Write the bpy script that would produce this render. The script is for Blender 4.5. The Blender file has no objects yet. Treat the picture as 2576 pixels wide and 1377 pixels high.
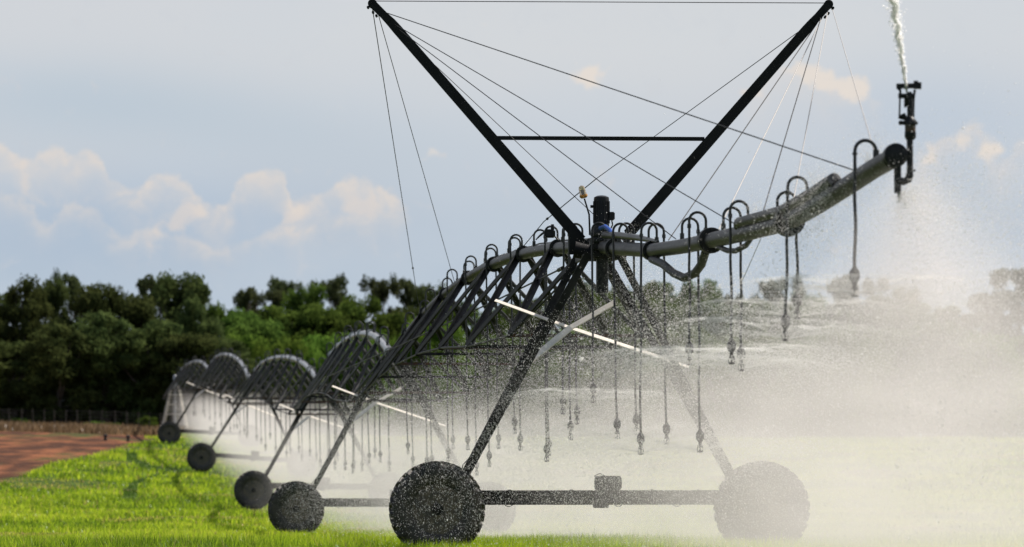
import bpy, bmesh, math, random
import numpy as np
from mathutils import Vector, Matrix
R = math.radians
random.seed(7); rng = np.random.default_rng(11)
sc = bpy.context.scene
col = sc.collection

# ---------------------------------------------------------------- camera
FPX = 11100.0; W0, H0 = 2576.0, 1377.0       # focal length in pixels of the 2576 px wide photograph
CAMZ = 1.49; HY = 1125.0                     # eye height, horizon row
cam_d = bpy.data.cameras.new('camera'); cam = bpy.data.objects.new('camera', cam_d); col.objects.link(cam)
cam.location = (0, 0, CAMZ); cam.rotation_euler = (R(90), 0, 0)
cam_d.sensor_width = 36; cam_d.lens = 36 * FPX / W0
cam_d.shift_y = (HY - H0 / 2) / W0
cam_d.clip_start = 0.5; cam_d.clip_end = 6000
cam_d.dof.use_dof = True; cam_d.dof.focus_distance = 62; cam_d.dof.aperture_fstop = 2.8
sc.camera = cam

# ---------------------------------------------------------------- light
SUN_AZ, SUN_EL = R(60), R(50)               # azimuth from +Y towards +X
sd = bpy.data.lights.new('sun', 'SUN'); so = bpy.data.objects.new('sun', sd); col.objects.link(so)
sd.energy = 4.95; sd.angle = R(0.5); sd.color = (1.0, 0.93, 0.85)
sdir = Vector((math.sin(SUN_AZ) * math.cos(SUN_EL), math.cos(SUN_AZ) * math.cos(SUN_EL), math.sin(SUN_EL)))
so.rotation_euler = sdir.to_track_quat('Z', 'Y').to_euler()
sc.view_settings.view_transform = 'Standard'; sc.view_settings.look = 'None'
EXPO = 0.5; sc.view_settings.exposure = EXPO; sc.view_settings.gamma = 1
sc.cycles.volume_step_rate = 0.17; sc.cycles.volume_max_steps = 512
sc.cycles.volume_bounces = 3; sc.cycles.max_bounces = 8; sc.cycles.transparent_max_bounces = 12
sc.cycles.use_denoising = True

class G:
    """small helper for building node graphs"""
    def __init__(s, nt): s.nt = nt; nt.nodes.clear()
    def n(s, t, **k):
        o = s.nt.nodes.new(t)
        for a, b in k.items(): setattr(o, a, b)
        return o
    def l(s, a, b): s.nt.links.new(a, b)
    def put(s, sock, v):
        if hasattr(v, 'is_output'): s.l(v, sock)
        else: sock.default_value = v
    def m(s, op, a, b=0.0, c=None, clamp=False):
        o = s.n('ShaderNodeMath', operation=op, use_clamp=clamp)
        s.put(o.inputs[0], a); s.put(o.inputs[1], b)
        if c is not None: s.put(o.inputs[2], c)
        return o.outputs[0]
    def mix(s, f, a, b):
        o = s.n('ShaderNodeMix', data_type='RGBA'); s.put(o.inputs['Factor'], f)
        s.put(o.inputs[6], a if hasattr(a, 'is_output') else (*a, 1)); s.put(o.inputs[7], b if hasattr(b, 'is_output') else (*b, 1))
        return o.outputs[2]
    def noise(s, vec, scale, detail=3, rough=.5, dist=0):
        o = s.n('ShaderNodeTexNoise'); s.put(o.inputs['Vector'], vec); o.inputs['Scale'].default_value = scale
        o.inputs['Detail'].default_value = detail; o.inputs['Roughness'].default_value = rough; o.inputs['Distortion'].default_value = dist
        return o.outputs['Fac']
    def ss(s, x, a, b, t0=0.0, t1=1.0):
        o = s.n('ShaderNodeMapRange', interpolation_type='SMOOTHSTEP'); s.put(o.inputs[0], x)
        o.inputs[1].default_value = a; o.inputs[2].default_value = b; o.inputs[3].default_value = t0; o.inputs[4].default_value = t1
        return o.outputs[0]
    def xyz(s, x, y, z):
        o = s.n('ShaderNodeCombineXYZ'); s.put(o.inputs[0], x); s.put(o.inputs[1], y); s.put(o.inputs[2], z); return o.outputs[0]

def srgb(r, g, b):
    f = lambda c: (c / 255 / 12.92) if c / 255 <= .04045 else ((c / 255 + .055) / 1.055) ** 2.4
    return (f(r), f(g), f(b))

# ---------------------------------------------------------------- world: Nishita sky under a veil of thin cloud and small cumulus
w = bpy.data.worlds.new('World'); sc.world = w; w.use_nodes = True
g = G(w.node_tree)
SKY = 0.075
sky = g.n('ShaderNodeTexSky', sky_type='NISHITA'); sky.sun_disc = False
sky.sun_elevation = SUN_EL; sky.sun_rotation = SUN_AZ; sky.dust_density = 2.0
tc = g.n('ShaderNodeTexCoord'); sp = g.n('ShaderNodeSeparateXYZ'); g.l(tc.outputs['Generated'], sp.inputs[0])
dx, dy, dz = sp.outputs
den = g.m('MAXIMUM', g.m('ABSOLUTE', dy), .05)
# tangent of azimuth and of elevation, in hundredths
az = g.m('MULTIPLY', g.m('DIVIDE', dx, den), 100); el = g.m('MULTIPLY', g.m('DIVIDE', dz, den), 100)
A = lambda px: (px - 1288) / 111.0
E = lambda py: (1125 - py) / 111.0
wv = g.xyz(az, g.m('MULTIPLY', el, 1.15), 0)
warp = g.n('ShaderNodeTexNoise'); g.l(wv, warp.inputs['Vector']); warp.inputs['Scale'].default_value = .9; warp.inputs['Detail'].default_value = 4
ws = g.n('ShaderNodeSeparateXYZ'); g.l(warp.outputs['Color'], ws.inputs[0])
wx = g.m('ADD', az, g.m('MULTIPLY', g.m('SUBTRACT', ws.outputs[0], .5), 1.3))
wy = g.m('ADD', el, g.m('MULTIPLY', g.m('SUBTRACT', ws.outputs[1], .5), 1.3))
def blob(px, py, sx, sy, rot=0, amp=1.0, X=None, Y=None):
    X = X or wx; Y = Y or wy
    x = g.m('SUBTRACT', X, A(px)); y = g.m('SUBTRACT', Y, E(py))
    c, s_ = math.cos(R(rot)), math.sin(R(rot))
    u = g.m('DIVIDE', g.m('ADD', g.m('MULTIPLY', x, c), g.m('MULTIPLY', y, s_)), sx / 111.0)
    v = g.m('DIVIDE', g.m('SUBTRACT', g.m('MULTIPLY', y, c), g.m('MULTIPLY', x, s_)), sy / 111.0)
    q = g.m('ADD', g.m('MULTIPLY', u, u), g.m('MULTIPLY', v, v))
    return g.m('MULTIPLY', g.m('EXPONENT', g.m('MULTIPLY', q, -1)), amp)
def add(lst):
    o = lst[0]
    for x in lst[1:]: o = g.m('ADD', o, x)
    return o
big = g.noise(g.xyz(g.m('MULTIPLY', az, .35), g.m('MULTIPLY', el, .6), 3.1), .55, 4, .5)
blue = srgb(160, 184, 209); grey = srgb(211, 214, 219); pale = srgb(200, 210, 221)
vert = g.ss(el, 0.5, 9.5)                    # low: pale blue, high: lavender grey
base = g.mix(vert, blue, grey)
base = g.mix(g.ss(el, 2.5, 4.8, .55, 0), base, pale)
base = g.mix(g.m('MULTIPLY', g.ss(big, .38, .62), .35, clamp=True), base, pale)
base = g.mix(g.m('ADD', blob(150, 250, 420, 110, 0, .55, az, el), blob(700, 330, 500, 110, -8, .45, az, el), clamp=True), base, srgb(184, 199, 213))
base = g.mix(g.m('ADD', blob(2000, 60, 900, 120, 0, .8, az, el), blob(1250, 60, 700, 160, 0, .8, az, el), clamp=True), base, srgb(213, 216, 220))
base = g.mix(blob(2350, 320, 320, 140, 0, .75, az, el), base, srgb(190, 202, 217))
base = g.mix(blob(300, 560, 500, 110, 0, .6, az, el), base, srgb(165, 186, 210))
# cumulus shreds, warm on their sunlit rims
def gcurve(x, pts):
    x0, x1 = pts[0][0], pts[-1][0]; y0, y1 = min(p_[1] for p_ in pts), max(p_[1] for p_ in pts)
    r_ = g.n('ShaderNodeMapRange'); g.put(r_.inputs[0], x); r_.inputs[1].default_value = x0; r_.inputs[2].default_value = x1
    fc = g.n('ShaderNodeFloatCurve'); g.l(r_.outputs[0], fc.inputs['Value']); c_ = fc.mapping.curves[0]; c_.points[0].location = (0, (pts[0][1] - y0) / (y1 - y0)); c_.points[1].location = (1, (pts[-1][1] - y0) / (y1 - y0))
    for p_ in pts[1:-1]: c_.points.new((p_[0] - x0) / (x1 - x0), (p_[1] - y0) / (y1 - y0))
    fc.mapping.update(); return g.m('ADD', g.m('MULTIPLY', fc.outputs[0], y1 - y0), y0)
w2 = g.n('ShaderNodeTexNoise'); g.l(wv, w2.inputs['Vector']); w2.inputs['Scale'].default_value = 2.6; w2.inputs['Detail'].default_value = 7; w2.inputs['Roughness'].default_value = .6
w2s = g.n('ShaderNodeSeparateXYZ'); g.l(w2.outputs['Color'], w2s.inputs[0])
rxx = g.m('ADD', az, g.m('MULTIPLY', g.m('SUBTRACT', w2s.outputs[0], .5), .55)); ryy = g.m('ADD', el, g.m('MULTIPLY', g.m('SUBTRACT', w2s.outputs[1], .5), .65))
def ridge(pts, depth, lo, hi):
    hgt = gcurve(rxx, [(A(x), E(y)) for x, y in pts]); d = g.m('SUBTRACT', hgt, ryy)
    r_ = g.m('MULTIPLY', g.ss(d, -.06, .16), g.m('EXPONENT', g.m('MULTIPLY', g.m('MAXIMUM', d, 0), -1 / depth)))
    return g.m('MULTIPLY', r_, g.m('MULTIPLY', g.ss(rxx, A(lo), A(lo + 40)), g.ss(rxx, A(hi), A(hi - 60))))
rid = add([ridge([(-60, 370), (10, 362), (60, 400), (95, 385), (150, 372), (185, 392), (215, 378), (255, 410), (290, 452), (340, 475), (370, 448), (420, 438), (465, 452), (500, 495), (540, 520), (585, 500), (605, 445), (640, 430), (695, 430), (722, 462), (745, 510), (790, 500), (830, 470), (900, 448), (960, 470), (1040, 560)], .42, -60, 1040),
           g.m('MULTIPLY', ridge([(-60, 470), (20, 485), (80, 520), (120, 560), (140, 535), (200, 515), (260, 545), (320, 590), (370, 570), (430, 585), (480, 600), (560, 620), (650, 590), (760, 560), (860, 540), (1000, 560)], .28, -60, 980), .6),
           ridge([(1850, 230), (1920, 200), (1980, 165), (2050, 185), (2120, 215), (2165, 185), (2200, 240), (2230, 262)], .34, 1860, 2230),
           g.m('MULTIPLY', ridge([(2280, 420), (2340, 380), (2400, 330), (2450, 308), (2480, 350), (2520, 400), (2560, 360), (2640, 330)], .40, 2290, 2700), .75)])
env = add([blob(1100, 395, 50, 25, 0, .8, rxx, ryy), blob(60, 430, 60, 60, 0, .4), blob(470, 540, 60, 60, 0, .7), blob(745, 560, 45, 60, 0, .7), blob(1900, 245, 60, 22, 0, .55),
           blob(1540, 460, 120, 30, 0, .4), blob(360, 610, 60, 30, 0, .6), blob(900, 520, 110, 45, 0, .6)])
fb = g.noise(g.xyz(wx, wy, 1.7), 1.3, 9, .62)
dens = g.m('ADD', env, g.m('MULTIPLY', g.m('SUBTRACT', fb, .5), 2.6))
cm = g.ss(dens, .12, 1.0)
rim = g.m('MULTIPLY', g.ss(dens, .2, .7), g.ss(dens, 1.5, .85))
pf = add([blob(1485, 190, 62, 30, 0, 1, rxx, ryy), blob(2050, 195, 100, 30, -18, 1.05, rxx, ryy), blob(2155, 222, 42, 34, 0, 1, rxx, ryy), blob(1905, 235, 60, 20, 0, .6, rxx, ryy), blob(2420, 350, 60, 30, 35, .75, rxx, ryy), blob(2495, 375, 30, 50, 20, .7, rxx, ryy), blob(2330, 400, 34, 50, 10, .6, rxx, ryy), blob(1095, 390, 45, 18, 0, .6, rxx, ryy)])
pf = g.ss(g.m('ADD', pf, g.m('MULTIPLY', g.m('SUBTRACT', g.noise(g.xyz(wx, wy, 6.3), 2.2, 6, .6), .5), 1.7)), .30, .95)
ccol = g.mix(rim, srgb(194, 204, 216), srgb(222, 213, 208))
sk = g.mix(g.m('MULTIPLY', cm, .7), base, ccol)
sk = g.mix(g.m('MULTIPLY', g.m('MULTIPLY', rid, g.ss(fb, .36, .60, .42, 1.1)), .95, clamp=True), sk, srgb(231, 219, 209))
sk = g.mix(g.m('MULTIPLY', pf, .95), sk, srgb(232, 222, 213))
sc10 = g.n('ShaderNodeVectorMath', operation='SCALE'); g.l(sk, sc10.inputs[0]); sc10.inputs['Scale'].default_value = 1 / SKY / 2 ** EXPO
# the veil is full over the field and thins towards the top of the dome and behind
veil = g.m('MULTIPLY', g.ss(dz, .75, .15, .30, 1), g.ss(dy, -.3, .5, .35, .93))
skymix = g.mix(veil, sky.outputs[0], sc10.outputs[0])
bg = g.n('ShaderNodeBackground'); g.l(skymix, bg.inputs[0]); bg.inputs[1].default_value = SKY
wo = g.n('ShaderNodeOutputWorld'); g.l(bg.outputs[0], wo.inputs[0])

# ---------------------------------------------------------------- materials
def mat(name, color, rough=.6, metal=0.0, var=.0, vs=8.0, bump=0.0, color2=None):
    m = bpy.data.materials.new(name); m.use_nodes = True; q = G(m.node_tree)
    p = q.n('ShaderNodeBsdfPrincipled'); o = q.n('ShaderNodeOutputMaterial'); q.l(p.outputs[0], o.inputs[0])
    p.inputs['Roughness'].default_value = rough; p.inputs['Metallic'].default_value = metal; p.inputs['Specular IOR Level'].default_value = .18 if name in ('backlit_galvanised_steel', 'wet_backlit_pipe', 'dark_mast_steel', 'grey_galvanised_steel', 'steel_wire', 'black_plastic') else .5
    t = q.n('ShaderNodeTexCoord')
    if color2 or var:
        f = q.ss(q.noise(t.outputs['Object'], vs, 5, .6), .35, .65)
        c2 = color2 or tuple(c * (1 + var) for c in color)
        q.l(q.mix(f, color, c2), p.inputs['Base Color'])
    else: p.inputs['Base Color'].default_value = (*color, 1)
    if bump:
        b = q.n('ShaderNodeBump'); b.inputs['Strength'].default_value = bump; b.inputs['Distance'].default_value = .01
        q.l(q.noise(t.outputs['Object'], vs * 3, 4), b.inputs['Height']); q.l(b.outputs[0], p.inputs['Normal'])
    return m
M = {}
M['mast'] = mat('dark_mast_steel', (.012, .012, .013), .75, 0, .4, 5)
M['galv'] = mat('backlit_galvanised_steel', (.011, .0115, .0125), .55, .1, 0, 6, .2, (.028, .027, .026))  # near-black base holds the shade of the backlit galvanised frame
M['pipe'] = mat('wet_backlit_pipe', (.010, .010, .011), .45, .0, 0, 16, .5, (.042, .040, .037))  # wet pipe; its backlit shade is also put into the dark base
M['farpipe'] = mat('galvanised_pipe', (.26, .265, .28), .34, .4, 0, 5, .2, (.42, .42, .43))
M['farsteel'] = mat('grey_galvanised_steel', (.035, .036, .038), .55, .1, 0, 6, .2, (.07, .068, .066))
M['brace'] = mat('pale_sunlit_galvanised', (.72, .66, .57), .5, 0, 0, 7, .1, (.60, .55, .48))  # warm pale base stands in for sunlight glancing off the braces
M['rust'] = mat('rust_stained_steel', (.09, .045, .02), .8, 0, 0, 10, .2, (.06, .055, .05))
M['rubber'] = mat('black_rubber_hose', (.016, .016, .017), .42)
M['tyre'] = mat('muddy_tyre_rubber', (.022, .021, .02), .62, 0, 0, 9, .5, (.055, .048, .04))
M['rim'] = mat('dirty_wheel_rim', (.06, .055, .05), .6, .2, 0, 12, .3, (.11, .09, .065))
M['plastic'] = mat('black_plastic', (.018, .018, .02), .4)
M['wire'] = mat('steel_wire', (.02, .02, .021), .6, 0)
M['palewire'] = mat('pale_steel_wire', (.34, .32, .30), .5, .2)
M['blue'] = mat('blue_plastic', (.01, .07, .35), .45)
M['amber'] = mat('amber_plastic', (.45, .2, .03), .4)
M['post'] = mat('fence_timber', (.035, .03, .025), .85, 0, .5, 9)
M['bark'] = mat('tree_bark', (.10, .085, .07), .9, 0, .6, 6, .5)
lm = bpy.data.materials.new('clear_beacon_lens'); lm.use_nodes = True
p = lm.node_tree.nodes['Principled BSDF']; p.inputs['Base Color'].default_value = (.8, .66, .55, 1); p.inputs['Transmission Weight'].default_value = .75; p.inputs['Roughness'].default_value = .18; M['lens'] = lm

fv = bpy.data.materials.new('fine_spray'); fv.use_nodes = True; q = G(fv.node_tree); v_ = q.n('ShaderNodeVolumePrincipled')
v_.inputs['Color'].default_value = (.99, .97, .96, 1); t = q.n('ShaderNodeTexCoord'); q.l(q.m('MULTIPLY', q.ss(q.noise(t.outputs['Object'], 5.5, 4, .65), .40, .68), 3.4), v_.inputs['Density']); v_.inputs['Anisotropy'].default_value = .3; o = q.n('ShaderNodeOutputMaterial'); q.l(v_.outputs[0], o.inputs['Volume']); M['fan'] = fv
def foliage(name, c1, c2, trans=.45):
    m = bpy.data.materials.new(name); m.use_nodes = True; q = G(m.node_tree)
    t = q.n('ShaderNodeTexCoord'); oi = q.n('ShaderNodeObjectInfo')
    f = q.ss(q.noise(t.outputs['Object'], .55, 4, .6), .35, .65)
    c = q.mix(f, c1, c2)
    hs = q.n('ShaderNodeHueSaturation'); q.l(c, hs.inputs['Color'])
    q.l(q.m('ADD', q.m('MULTIPLY', oi.outputs['Random'], .5), .75), hs.inputs['Value'])
    q.l(q.m('ADD', q.m('MULTIPLY', oi.outputs['Random'], .03), .485), hs.inputs['Hue'])
    d = q.n('ShaderNodeBsdfDiffuse'); tr = q.n('ShaderNodeBsdfTranslucent'); mx = q.n('ShaderNodeMixShader')
    q.l(hs.outputs[0], d.inputs[0]); q.l(hs.outputs[0], tr.inputs[0]); mx.inputs[0].default_value = trans
    q.l(d.outputs[0], mx.inputs[1]); q.l(tr.outputs[0], mx.inputs[2])
    o = q.n('ShaderNodeOutputMaterial'); q.l(mx.outputs[0], o.inputs[0]); return m
M['fol'] = [foliage('olive_foliage', (.044, .064, .022), (.088, .112, .036)),
            foliage('mid_green_foliage', (.042, .075, .016), (.10, .155, .03)),
            foliage('bright_green_foliage', (.062, .115, .018), (.15, .23, .038)),
            foliage('gum_foliage', (.045, .060, .026), (.085, .10, .042))]

# ---------------------------------------------------------------- mesh helpers
class MB:
    def __init__(s): s.v = []; s.f = []
    def add(s, vs, fs):
        b = len(s.v); s.v += [tuple(x) for x in vs]; s.f += [tuple(b + i for i in f) for f in fs]
    def tube(s, path, r, n=8, cap=True):
        path = [Vector(p) for p in path]; rs = r if isinstance(r, (list, tuple)) else [r] * len(path)
        up = None; rings = []
        for i, p in enumerate(path):
            d = (path[min(i + 1, len(path) - 1)] - path[max(i - 1, 0)]).normalized()
            if up is None:
                up = Vector((0, 0, 1)) if abs(d.z) < .9 else Vector((1, 0, 0))
            a = (up - d * up.dot(d)).normalized(); up = a; b = d.cross(a)
            rings.append([p + (a * math.cos(2 * math.pi * k / n) + b * math.sin(2 * math.pi * k / n)) * rs[i] for k in range(n)])
        vs = [x for ring in rings for x in ring]; fs = []
        for i in range(len(path) - 1):
            for k in range(n): fs.append((i * n + k, i * n + (k + 1) % n, (i + 1) * n + (k + 1) % n, (i + 1) * n + k))
        if cap: fs += [tuple(range(n))[::-1], tuple((len(path) - 1) * n + k for k in range(n))]
        s.add(vs, fs); return s
    def beam(s, p0, p1, w, h, ref=(0, 0, 1)):
        p0, p1 = Vector(p0), Vector(p1); d = (p1 - p0).normalized(); ref = Vector(ref)
        if abs(d.dot(ref)) > .98: ref = Vector((0, 1, 0))
        a = (ref - d * ref.dot(d)).normalized(); b = d.cross(a)
        vs = [p + a * (i * h / 2) + b * (j * w / 2) for p in (p0, p1) for i, j in ((-1, -1), (1, -1), (1, 1), (-1, 1))]
        s.add(vs, [(0, 1, 2, 3), (7, 6, 5, 4), (0, 4, 5, 1), (1, 5, 6, 2), (2, 6, 7, 3), (3, 7, 4, 0)]); return s
    def angle(s, p0, p1, w, t=.008, ref=(0, 0, 1)):
        """L-section angle iron as one closed prism"""
        p0, p1 = Vector(p0), Vector(p1); d = (p1 - p0).normalized(); ref = Vector(ref)
        if abs(d.dot(ref)) > .98: ref = Vector((0, 1, 0))
        a = (ref - d * ref.dot(d)).normalized(); b = d.cross(a)
        prof = [(0, 0), (w, 0), (w, t), (t, t), (t, w), (0, w)]
        vs = [p + a * (y - w / 2) + b * (x - w / 2) for p in (p0, p1) for x, y in prof]
        fs = [(0, 1, 2, 3, 4, 5), (11, 10, 9, 8, 7, 6)] + [(i, i + 6, (i + 1) % 6 + 6, (i + 1) % 6) for i in range(6)]
        s.add(vs, fs); return s
    def box(s, c, sz, rz=0, bev=0.0):
        """box with chamfered vertical and horizontal edges when bev > 0"""
        x, y, z = sz[0] / 2, sz[1] / 2, sz[2] / 2; bm = bmesh.new(); bmesh.ops.create_cube(bm, size=1)
        for v in bm.verts: v.co = Vector((v.co.x * sz[0], v.co.y * sz[1], v.co.z * sz[2]))
        if bev: bmesh.ops.bevel(bm, geom=bm.edges[:], offset=bev, segments=2, affect='EDGES')
        rot = Matrix.Rotation(rz, 3, 'Z'); bm.verts.ensure_lookup_table()
        s.add([rot @ v.co + Vector(c) for v in bm.verts], [[v.index for v in f.verts] for f in bm.faces]); bm.free(); return s
    def lathe(s, prof, c=(0, 0, 0), axis='Z', n=24):
        """prof: list of (radius, height along axis)"""
        vs = []; fs = []; c = Vector(c)
        for r, h in prof:
            for k in range(n):
                a = 2 * math.pi * k / n; p = (r * math.cos(a), r * math.sin(a), h)
                if axis == 'Y': p = (p[0], p[2], p[1])
                if axis == 'X': p = (p[2], p[0], p[1])
                vs.append(Vector(p) + c)
        m_ = len(prof)
        for i in range(m_ - 1):
            for k in range(n): fs.append((i * n + k, i * n + (k + 1) % n, (i + 1) * n + (k + 1) % n, (i + 1) * n + k))
        fs += [tuple(range(n))[::-1], tuple((m_ - 1) * n + k for k in range(n))]
        s.add(vs, fs); return s
    def build(s, name, m, parent=None, origin=None, smooth=True):
        o0 = Vector(origin) if origin is not None else Vector((0, 0, 0))
        me = bpy.data.meshes.new(name); me.from_pydata([tuple(Vector(v) - o0) for v in s.v], [], s.f); me.materials.append(m)
        bm = bmesh.new(); bm.from_mesh(me); bmesh.ops.recalc_face_normals(bm, faces=bm.faces[:]); bm.to_mesh(me); bm.free()
        if smooth: me.shade_smooth(); me.set_sharp_from_angle(angle=R(40))
        o = bpy.data.objects.new(name, me); col.objects.link(o)
        if parent: o.parent = parent
        elif origin is not None: o.location = o0
        return o
def tag(o, label=None, cat=None, group=None, kind=None):
    for k, v in (('label', label), ('category', cat), ('group', group), ('kind', kind)):
        if v: o[k] = v
    return o
def empty(name, loc=(0, 0, 0), rz=0.0):
    o = bpy.data.objects.new(name, None); col.objects.link(o); o.location = loc; o.rotation_euler = (0, 0, rz); o.empty_display_size = .3; return o
def copy_tree(o, parent=None):
    c = o.copy(); col.objects.link(c); c.parent = parent
    for ch in [x for x in bpy.data.objects if x.parent == o]: copy_tree(ch, c)
    return c
def fast_mesh(name, V, F, m, kind=None, attr=None):
    me = bpy.data.meshes.new(name); n = F.shape[1]
    me.vertices.add(len(V)); me.vertices.foreach_set('co', V.astype(np.float32).ravel())
    me.loops.add(F.size); me.loops.foreach_set('vertex_index', F.astype(np.int32).ravel())
    me.polygons.add(len(F)); me.polygons.foreach_set('loop_start', np.arange(0, F.size, n, dtype=np.int32))
    me.update(calc_edges=True)
    if attr is not None:
        a = me.attributes.new('tint', 'FLOAT', 'POINT'); a.data.foreach_set('value', attr.astype(np.float32))
    me.materials.append(m); o = bpy.data.objects.new(name, me); col.objects.link(o)
    if kind: o['kind'] = kind
    return o

# ---------------------------------------------------------------- ground shape
def P(px, py, Y): return Vector(((px - 1288) / FPX * Y, Y, CAMZ + (HY - py) / FPX * Y))
GY = [-200, 0, 60, 80, 102, 125, 146, 170, 195, 218, 242, 265, 290, 330, 500, 6000]
GZ = [0, 0, 0, -.35, -.606, -.70, -.615, -.30, .242, .90, 1.555, 2.05, 2.42, 2.6, 2.6, 2.6]
CX = [-200, 140, 170, 195, 242, 290, 500, 6000]
CS = [0, 0, .02, .060, .050, .035, .01, .0]
def zg(X, Y):
    X = np.asarray(X, float); Y = np.asarray(Y, float)
    # smooth the knots a little by averaging
    z = (np.interp(Y - 6, GY, GZ) + 2 * np.interp(Y, GY, GZ) + np.interp(Y + 6, GY, GZ)) / 4
    xm = 7.03 - .0976 * np.clip(Y, 0, 300)
    z = z - np.interp(Y, CX, CS) * np.tanh((X - xm) / 12) * 12
    z = z + .03 * np.sin(X * .9 + Y * .31) * np.sin(Y * .23 - X * .2)
    return z
def zgf(x, y): return float(zg(x, y))

def vnoise(x, y, s, seed=0):
    """cheap value noise"""
    r = np.random.default_rng(seed).random((64, 64)); x = x / s; y = y / s
    xi = np.floor(x).astype(int); yi = np.floor(y).astype(int); fx = x - xi; fy = y - yi
    fx = fx * fx * (3 - 2 * fx); fy = fy * fy * (3 - 2 * fy)
    g_ = lambda i, j: r[i % 64, j % 64]
    return (g_(xi, yi) * (1 - fx) + g_(xi + 1, yi) * fx) * (1 - fy) + (g_(xi, yi + 1) * (1 - fx) + g_(xi + 1, yi + 1) * fx) * fy

# wheel ruts: dark arcs pressed into the grass at the left of the machine (picture points put on the ground)
def ground_pt(px, py):
    lo, hi = 55.0, 300.0
    Ys = np.linspace(lo, hi, 1200); X = (px - 1288) / FPX * Ys
    z = zg(X, Ys) + .12; yy = HY - (z - CAMZ) * FPX / Ys
    i = int(np.argmin(np.abs(yy - py))); return float(X[i]), float(Ys[i])
arcs = [[(330, 1135), (335, 1155), (370, 1170), (430, 1180), (470, 1178)], [(470, 1178), (400, 1188), (350, 1205), (330, 1225), (326, 1250)]]
rut = []
for a in arcs:
    q = [ground_pt(*p_) for p_ in a]
    for (x0, y0), (x1, y1) in zip(q[:-1], q[1:]):
        n_ = max(2, int(math.hypot(x1 - x0, y1 - y0) / .6))
        rut += [(x0 + (x1 - x0) * k / n_, y0 + (y1 - y0) * k / n_) for k in range(n_)]
rut = np.array(rut)
def rut_d(X, Y):
    d = np.full(X.shape, 1e9)
    for rx, ry in rut: d = np.minimum(d, np.hypot(X - rx, (Y - ry) * .11))
    return d
SOILX = lambda Y: -20.5 + 1.6 * (vnoise(np.asarray(Y, float), np.asarray(Y, float) * 0, 13, 5) - .5) - np.clip((np.asarray(Y, float) - 250) * .04, 0, 2)

# ---- the ground sheet
ys = np.concatenate([np.arange(-120, 40, 10), np.arange(40, 300, 1.25), np.arange(300, 420, 10), np.geomspace(430, 5000, 16)])
xs = np.concatenate([-np.geomspace(4000, 60, 16), np.arange(-55, 56, 1.0), np.geomspace(60, 4000, 16)])
XX, YY = np.meshgrid(xs, ys); ZZ = zg(XX, YY) + .05 * (vnoise(XX, YY, 2.5, 1) - .5) * (np.abs(XX) < 60)
V = np.stack([XX.ravel(), YY.ravel(), ZZ.ravel()], 1); nx = len(xs)
I, J = np.meshgrid(np.arange(len(ys) - 1), np.arange(nx - 1), indexing='ij'); a = (I * nx + J).ravel()
F = np.stack([a, a + 1, a + nx + 1, a + nx], 1)
gm = bpy.data.materials.new('field_ground'); gm.use_nodes = True; q = G(gm.node_tree)
t = q.n('ShaderNodeTexCoord'); s_ = q.n('ShaderNodeSeparateXYZ'); q.l(t.outputs['Object'], s_.inputs[0])
n1 = q.noise(t.outputs['Object'], .22, 6, .6); n2 = q.noise(t.outputs['Object'], 1.3, 5, .65)
grassc = q.mix(q.ss(n2, .4, .65), (.03, .055, .008), (.07, .115, .014))
grassc = q.mix(q.ss(n1, .58, .72), grassc, (.17, .105, .045))
mp = q.n('ShaderNodeMapping'); mp.inputs['Scale'].default_value = (1.0, .22, 1); mp.inputs['Rotation'].default_value = (0, 0, R(12)); q.l(t.outputs['Object'], mp.inputs[0])
n3 = q.noise(mp.outputs[0], .55, 6, .62)
soil = q.mix(q.ss(n3, .40, .66), (.055, .024, .014), (.23, .088, .040))
soil = q.mix(q.ss(q.noise(mp.outputs[0], .27, 6, .65), .53, .66), soil, (.055, .060, .018))
edge = q.m('ADD', q.m('ADD', s_.outputs[0], q.m('MULTIPLY', q.m('MAXIMUM', q.m('SUBTRACT', s_.outputs[1], 245), 0), .04)), q.m('MULTIPLY', q.m('SUBTRACT', n1, .5), 3.0))
sm = q.m('MULTIPLY', q.ss(edge, -19.9, -20.8), q.ss(s_.outputs[1], 150, 160))
dry = q.mix(q.ss(n2, .35, .65), (.11, .058, .030), (.18, .10, .055))
c_ = q.mix(sm, grassc, soil)
c_ = q.mix(q.m('MULTIPLY', sm, q.ss(s_.outputs[1], 262, 268)), c_, dry)
c_ = q.mix(q.ss(s_.outputs[1], 292, 300), c_, (.045, .05, .02))
pb = q.n('ShaderNodeBsdfPrincipled'); pb.inputs['Roughness'].default_value = .95; pb.inputs['Specular IOR Level'].default_value = .1
q.l(c_, pb.inputs['Base Color']); bp = q.n('ShaderNodeBump'); bp.inputs['Distance'].default_value = .15; bp.inputs['Strength'].default_value = .8
q.l(q.noise(t.outputs['Object'], 3, 6, .7), bp.inputs['Height']); q.l(bp.outputs[0], pb.inputs['Normal'])
o = q.n('ShaderNodeOutputMaterial'); q.l(pb.outputs[0], o.inputs[0])
fast_mesh('ground', V, F, gm, 'structure')

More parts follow.
